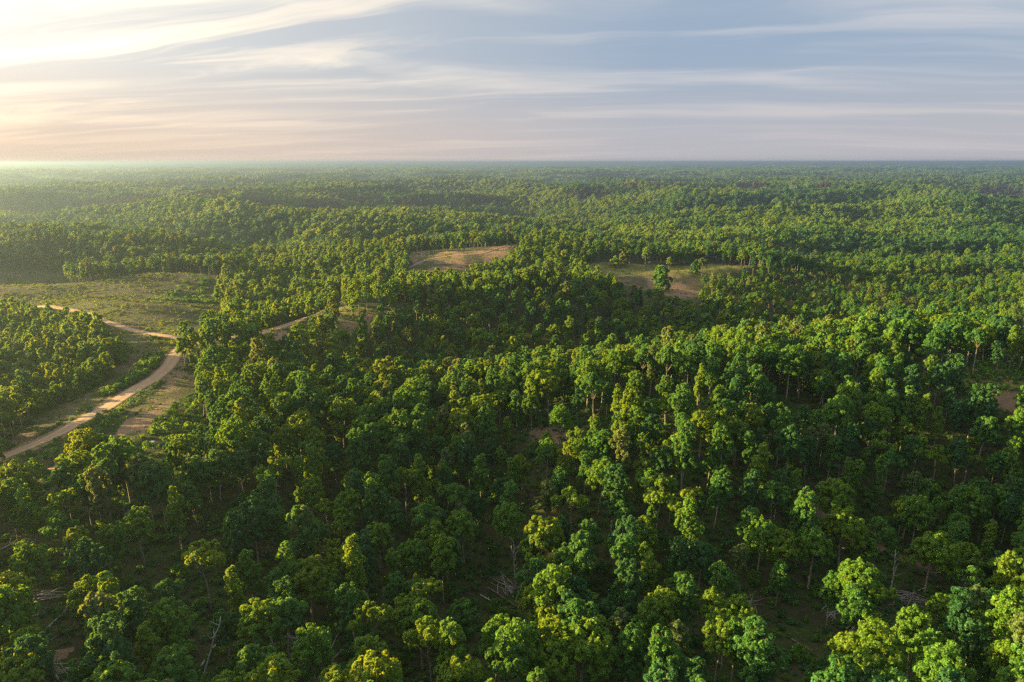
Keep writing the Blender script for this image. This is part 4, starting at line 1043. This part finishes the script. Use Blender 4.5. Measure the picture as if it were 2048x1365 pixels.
for c in CAST:
    X_, Y_, ki, s, hs_, rot, tall = c
    rdd = float(line_dist(LINES['road'], np.array([X_]), np.array([Y_]))[0])
    skd = float(line_dist(LINES['skid'], np.array([X_]), np.array([Y_]))[0])
    dl = [(math.hypot(X_ - q[0], Y_ - q[1]), w_) for q, w_ in LANDMARK]
    size = 'tall ' if tall else ('large ' if s > 0.86 else ('small ' if s < 0.71 else ''))
    if min(dl)[0] < 7: place = min(dl)[1]
    elif rdd < 14: place = 'at the edge of the dirt road'
    elif skd < 7: place = 'beside the bare skid trail'
    else:
        o_ = np.argsort(np.hypot(CXY[:, 0] - X_, CXY[:, 1] - Y_))[1:3]
        a_, b_ = look_word(CAST[o_[0]][2]), look_word(CAST[o_[1]][2])
        place = 'between two %s trees' % a_ if a_ == b_ else 'between %s and %s trees' % (a_, b_)
    lab = '%s%s tree %s' % (size, look_word(ki), place)
    tree_thing(ki, X_, Y_, s, hs_, rot, lab, group=lab.replace(' tree ', ' trees ', 1))

def custom_tree(seed, shape, tone, x, y, height_m, label, group=None, name='lone_tree', lod=0, wide=1.0):
    tr, cr = make_tree(seed, shape, lod)
    hm = max(tr[0][:, 2].max(), cr[0][:, 2].max()); s = height_m / hm
    o = bpy.data.objects.new(name, None); col.objects.link(o)
    o.location = (x, y, hz(x, y) - 0.1); o.scale = (s * wide, s * wide, s); o.rotation_euler = (0, 0, seed * 1.7)
    a = link('trunk', mesh_from('trunk', *tr, BARK, True), o); b = link('crown', mesh_from('crown', *cr, LEAF[tone]), o)
    return tag(o, label, 'tree', group)
lone = SPOTS['lone']
spec = [('bush', 'fresh', 11, 1.0, 'low bushy tree near the left end of the grassy field'), ('oval', 'yellow', 18, 0.95, 'tall bright tree standing out in front of the field tree row'),
        ('oval', 'yellow', 12, 0.95, 'slim yellow-green tree alone in the middle of the grassy field'), ('bush', 'deep', 12, 1.0, 'dark spreading tree at the edge of the field above bare soil'),
        ('forked', 'grey', 15, 1.0, 'open grey-green tree on thin trunks at the field edge'), ('bush', 'mid', 19, 1.0, 'big dark bushy tree on the bare slope below the field'),
        ('forked', 'fresh', 15, 1.0, 'open-crowned tree with pale trunk against the dark tree row'), ('forked', 'fresh', 14, 1.0, 'slender twin of the pale-trunked tree along the field row'),
        ('forked', 'mid', 14, 1.0, 'forked tree at the start of the row behind the field'), ('bush', 'grey', 14, 0.9, 'dull green tree right behind the low bushy field tree')]
for k, ((x_, y_), (sh, tone, hm, wd, lab)) in enumerate(zip(lone, spec)):
    custom_tree(800 + k, sh, tone, x_, y_, hm, lab, name='field_tree', lod=1, wide=wd)
ORD = ['nearest', 'second nearest', 'third nearest', 'fourth nearest', 'fifth nearest', 'sixth nearest', 'seventh nearest', 'farthest']
KD = np.argsort(np.argsort([float(line_dist(LINES['road'], np.array([q[0]]), np.array([q[1]]))[0]) for q in SPOTS['knoll_trees']]))
for k, (x_, y_) in enumerate(SPOTS['knoll_trees']):
    custom_tree(820 + k, 'forked' if k % 2 else 'ropey', 'fresh', x_, y_, 13 + 4 * ((k * 37 % 10) / 10), 'slender long-trunked tree on the grassy knoll, %s the dirt road' % (ORD[KD[k]] + (' to' if KD[k] < 7 else ' from')), 'slender trees on the knoll', name='knoll_tree', lod=1)
for k, (x_, y_) in enumerate(SPOTS['cone']):
    custom_tree(840 + k, 'young' if k else 'ropey', 'fresh' if k == 0 else 'yellow', x_, y_, 9.5, ('thin leafy column of a tree at the bare clearing', 'pointed pale green young tree beside the leafy column at the clearing', 'pointed young tree farther along the clearing from the leafy column')[k],
                None if k == 0 else 'pointed young trees behind the clearing', name='clearing_tree', lod=1, wide=0.5 if k == 0 else 1.15)

# ------------------------------------------------------------------ dead wood
def log_thing(a, b, r, mat, label, group, name='fallen_log'):
    g = np.random.default_rng(int(abs(a[0] * 13 + a[1] * 7)) + 5)
    a = np.array([*a, hz(*a) + r * 0.8]); b = np.array([*b, hz(*b) + r * 0.8 + 0.25])
    L = np.linalg.norm(b - a); base = a.copy()
    tt = np.linspace(0, 1, 9)[:, None]
    path = (b - a) * tt + np.array([*g.normal(size=2), 0]) * L * 0.025 * np.sin(tt * 5)
    # follow the ground but bridge the dips
    for q in range(9):
        path[q, 2] = max(path[q, 2], hz(base[0] + path[q, 0], base[1] + path[q, 1]) + r * 0.6 - base[2])
    o = bpy.data.objects.new(name, None); col.objects.link(o); o.location = base
    link('stem', mesh_from('stem', *tube(path, r * (1 - 0.72 * tt[:, 0]), 8), mat, True), o)
    for k in range(3):
        i = 4 + k + int(g.random() * 2); p0 = path[min(i, 7)]
        d = unit((b - a)); side = unit(np.cross(d, [0, 0, 1])) * (1 if g.random() < 0.5 else -1)
        q = p0 + (d * 0.8 + side * 0.7 + np.array([0, 0, 0.35 + 0.4 * g.random()])) * (1.0 + L * 0.10 * g.random())
        link('branch', mesh_from('branch', *limb(g, p0, q, r * 0.35, 0.1, 6), mat, True), o)
    return tag(o, label, 'log', group)
for k, (a, b) in enumerate(LOGS):
    L = math.hypot(b[0] - a[0], b[1] - a[1])
    if L > 17: b = (a[0] + (b[0] - a[0]) * 17 / L, a[1] + (b[1] - a[1]) * 17 / L); L = 17
    pale = (k * 7) % 3 != 0
    lab = '%s %s fallen tree trunk lying on the slope floor' % ('long' if L > 11 else ('short' if L < 6 else 'mid-length'), 'pale grey' if pale else 'dull brown')
    mxy = ((a[0] + b[0]) / 2, (a[1] + b[1]) / 2)
    o_ = np.argsort(np.hypot(CXY[:, 0] - mxy[0], CXY[:, 1] - mxy[1]))[:2]
    w0, w1 = look_word(CAST[o_[0]][2]), look_word(CAST[o_[1]][2])
    near_ = 'near two %s trees' % w0 if w0 == w1 else 'near %s and %s trees' % (w0, w1)
    if mxy[1] > 300: near_ = 'in the shaded hollow behind the lit ridge'
    lab = '%s %s fallen trunk %s' % ('long' if L > 11 else ('short' if L < 6 else 'mid-length'), 'pale grey' if pale else 'dull brown', near_)
    log_thing(a, b, 0.15 + 0.005 * L, PALE if pale else DARKWOOD, lab, 'fallen tree trunks on the slope floor')
PILE_WORD = ['big heap of pale crossed branches beside the skid trail end', 'fan-shaped heap of thin grey branches between the trees', 'small heap of cut branches under broad trees',
             'heap of pale branches on the thinned slope above the soil patch', 'loose little heap of grey branches in a gap', 'heap of branches below the reddish soil patch', 'pale slash heap in the hollow behind the lit ridge']
for k, (x_, y_) in enumerate(SPOTS['pile']):
    g = np.random.default_rng(900 + k); z_ = hz(x_, y_)
    o = bpy.data.objects.new('brush_pile', None); col.objects.link(o); o.location = (x_, y_, z_)
    n_ = (26, 24, 14, 16, 10, 14, 14)[k]; sz = (1.25, 1.1, 0.7, 0.9, 0.6, 0.8, 1.0)[k]
    main = g.random() * 3.14
    for q in range(n_):
        an = main + g.normal() * 0.55; L = sz * (4 + 5.5 * g.random()); c = g.normal(size=2) * sz * 1.3
        d = np.array([math.cos(an), math.sin(an)])
        A = np.array([*(c - d * L / 2), 0.0]); B = np.array([*(c + d * L / 2), 0.0])
        A[2] = hz(x_ + A[0], y_ + A[1]) - z_ + 0.1 + 0.5 * g.random(); B[2] = hz(x_ + B[0], y_ + B[1]) - z_ + 0.2 + 1.3 * g.random()
        link('branch', mesh_from('branch', *limb(g, A, B, 0.06 + 0.08 * g.random(), 0.1, 6), PALE if g.random() < 0.7 else DARKWOOD, True), o)
    tag(o, PILE_WORD[k], 'brush pile', 'heaps of cut branches')
SNAG = ['bare pale forked dead trunk with broken limbs', 'pale dead trunk leaning between the trees', 'thin standing dead pole with a bent tip', 'leaning bleached trunk with a few leaves beside it', 'broken grey dead trunk stub with side limbs',
        'dead grey trunk behind the broad lit tree', 'half-dead tree with thin bare upper branches', 'pale bare trunk beside the big branch heap', 'grey leafless dead tree among green crowns']
for k, (x_, y_) in enumerate(SPOTS['snags']):
    g = np.random.default_rng(950 + k); z_ = hz(x_, y_)
    H_ = (11, 9, 8, 12, 6, 8, 12, 13, 13)[k]; lean = (0.5, 1.5, 0.6, 5.0, 0.8, 0.7, 0.5, 0.4, 0.5)[k]
    o = bpy.data.objects.new('dead_tree', None); col.objects.link(o); o.location = (x_, y_, z_)
    a = g.random() * 6.28 if k != 3 else 0.6
    tt = np.linspace(0, 1, 8); path = np.stack([math.cos(a) * lean * tt, math.sin(a) * lean * tt, -0.4 + (H_ + 0.4) * tt], 1) + np.c_[g.normal(size=(8, 2)) * 0.1, np.zeros(8)]
    link('trunk', mesh_from('trunk', *tube(path, 0.22 * (1 - 0.72 * tt), 8), PALE, True), o)
    for q in range(9 if k in (0, 6, 8) else 5):
        i = 3 + int(g.random() * 4); an = g.random() * 6.28; L = 1.2 + 2.6 * g.random()
        link('branch', mesh_from('branch', *limb(g, path[i], path[i] + np.array([math.cos(an) * L * .7, math.sin(an) * L * .7, L * .75]), 0.075, 0.15, 6), PALE, True), o)
    tag(o, SNAG[k], 'dead tree', 'standing dead trees')

# ------------------------------------------------------------------ small things
def boulder(seed, sx, sy, sz):
    import bmesh
    bm = bmesh.new(); bmesh.ops.create_icosphere(bm, subdivisions=3, radius=1.0)
    g = np.random.default_rng(seed)
    cuts = [(unit(g.normal(size=3)), 0.55 + 0.35 * g.random()) for _ in range(12)]
    for v in bm.verts:
        c = np.array(v.co)
        for nrm, d in cuts:
            e = float(c @ nrm) - d
            if e > 0: c = c - nrm * e * 0.9
        v.co = (c[0] * sx, c[1] * sy, c[2] * sz)
    me = bpy.data.meshes.new('boulder'); bm.to_mesh(me); bm.free(); me.materials.append(ROCK)
    return me
for k, (x_, y_) in enumerate(SPOTS['rock']):
    o = link('boulder', boulder(41 + k, 1.25 if k == 0 else 0.55, 0.8 if k == 0 else 0.5, 0.55 if k == 0 else 0.6), loc=(x_, y_, hz(x_, y_) + 0.25))
    tag(o, ('long low white boulder lying among the trees near the road', 'small upright white boulder between tree trunks')[k], 'boulder')

def box(c, s):
    c = np.array(c, float); s = np.array(s, float) / 2
    V = np.array([[x, y, z] for x in (-1, 1) for y in (-1, 1) for z in (-1, 1)]) * s + c
    F_ = np.array([(0, 1, 3, 2), (4, 6, 7, 5), (0, 4, 5, 1), (2, 3, 7, 6), (0, 2, 6, 4), (1, 5, 7, 3)])
    return V, F_
x_, y_ = SPOTS['stand'][0]
o = bpy.data.objects.new('field_stand', None); col.objects.link(o); o.location = (x_, y_, hz(x_, y_))
link('table_top', mesh_from('table_top', *box((0, 0, 1.75), (2.6, 1.6, 0.22)), WHITE), o)
for sx in (-1, 1):
    for sy in (-1, 1): link('leg', mesh_from('leg', *box((sx * 1.1, sy * 0.6, 0.72), (0.14, 0.14, 1.84)), DARKWOOD), o)
tag(o, 'small white-topped stand on dark legs below the field tree row', 'stand')
x_, y_ = SPOTS['post'][0]
o = bpy.data.objects.new('wooden_post', None); col.objects.link(o); o.location = (x_, y_, hz(x_, y_))
link('post', mesh_from('post', *box((0, 0, 0.7), (0.35, 0.35, 2.0)), DARKWOOD), o)
link('cap', mesh_from('cap', *box((0.15, 0, 1.86), (1.3, 0.5, 0.32)), DARKWOOD), o)
tag(o, 'short brown wooden post with flat cap in the sunny glade', 'post')

# radio mast on the far skyline
mx_, my_ = -8000.0, 10830.0; mz = hz(mx_, my_) + 12
o = bpy.data.objects.new('radio_mast', None); col.objects.link(o); o.location = (mx_, my_, mz)
for a in range(3):
    an = a * 2.094
    link('leg', mesh_from('leg', *tube([(2.4 * math.cos(an), 2.4 * math.sin(an), -14), (0.6 * math.cos(an), 0.6 * math.sin(an), 38)], [0.7, 0.7], 6), STEEL), o)
link('antenna', mesh_from('antenna', *tube([(0, 0, 37), (0, 0, 45)], [0.6, 0.4], 6), STEEL), o)
for zz in range(4, 38, 8):
    link('brace', mesh_from('brace', *box((0, 0, zz), (3.6 - zz * 0.06, 3.6 - zz * 0.06, 0.6)), STEEL), o)
tag(o, 'thin radio mast rising above the far hazy horizon', 'mast')

# ------------------------------------------------------------------ haze
hm_, t = new_mat('haze_air')
pv = t.n('ShaderNodeVolumePrincipled', ins={'Color': (0.54, 0.75, 1.0, 1), 'Density': 0.00023, 'Anisotropy': 0.88})
ho = t.n('ShaderNodeOutputMaterial'); hm_.node_tree.links.new(pv.outputs[0], ho.inputs['Volume'])
lo_z = float(min(gz_mesh.min(), -40)) - 1.5; hi_z = float(max(gz_mesh.max() + 22, CAM_Z + 6, mz + 47))
haze = link('haze', mesh_from('haze', *box((0, 0, (lo_z + hi_z) / 2), (36400, 36400, hi_z - lo_z)), hm_))
tag(haze, kind='stuff')
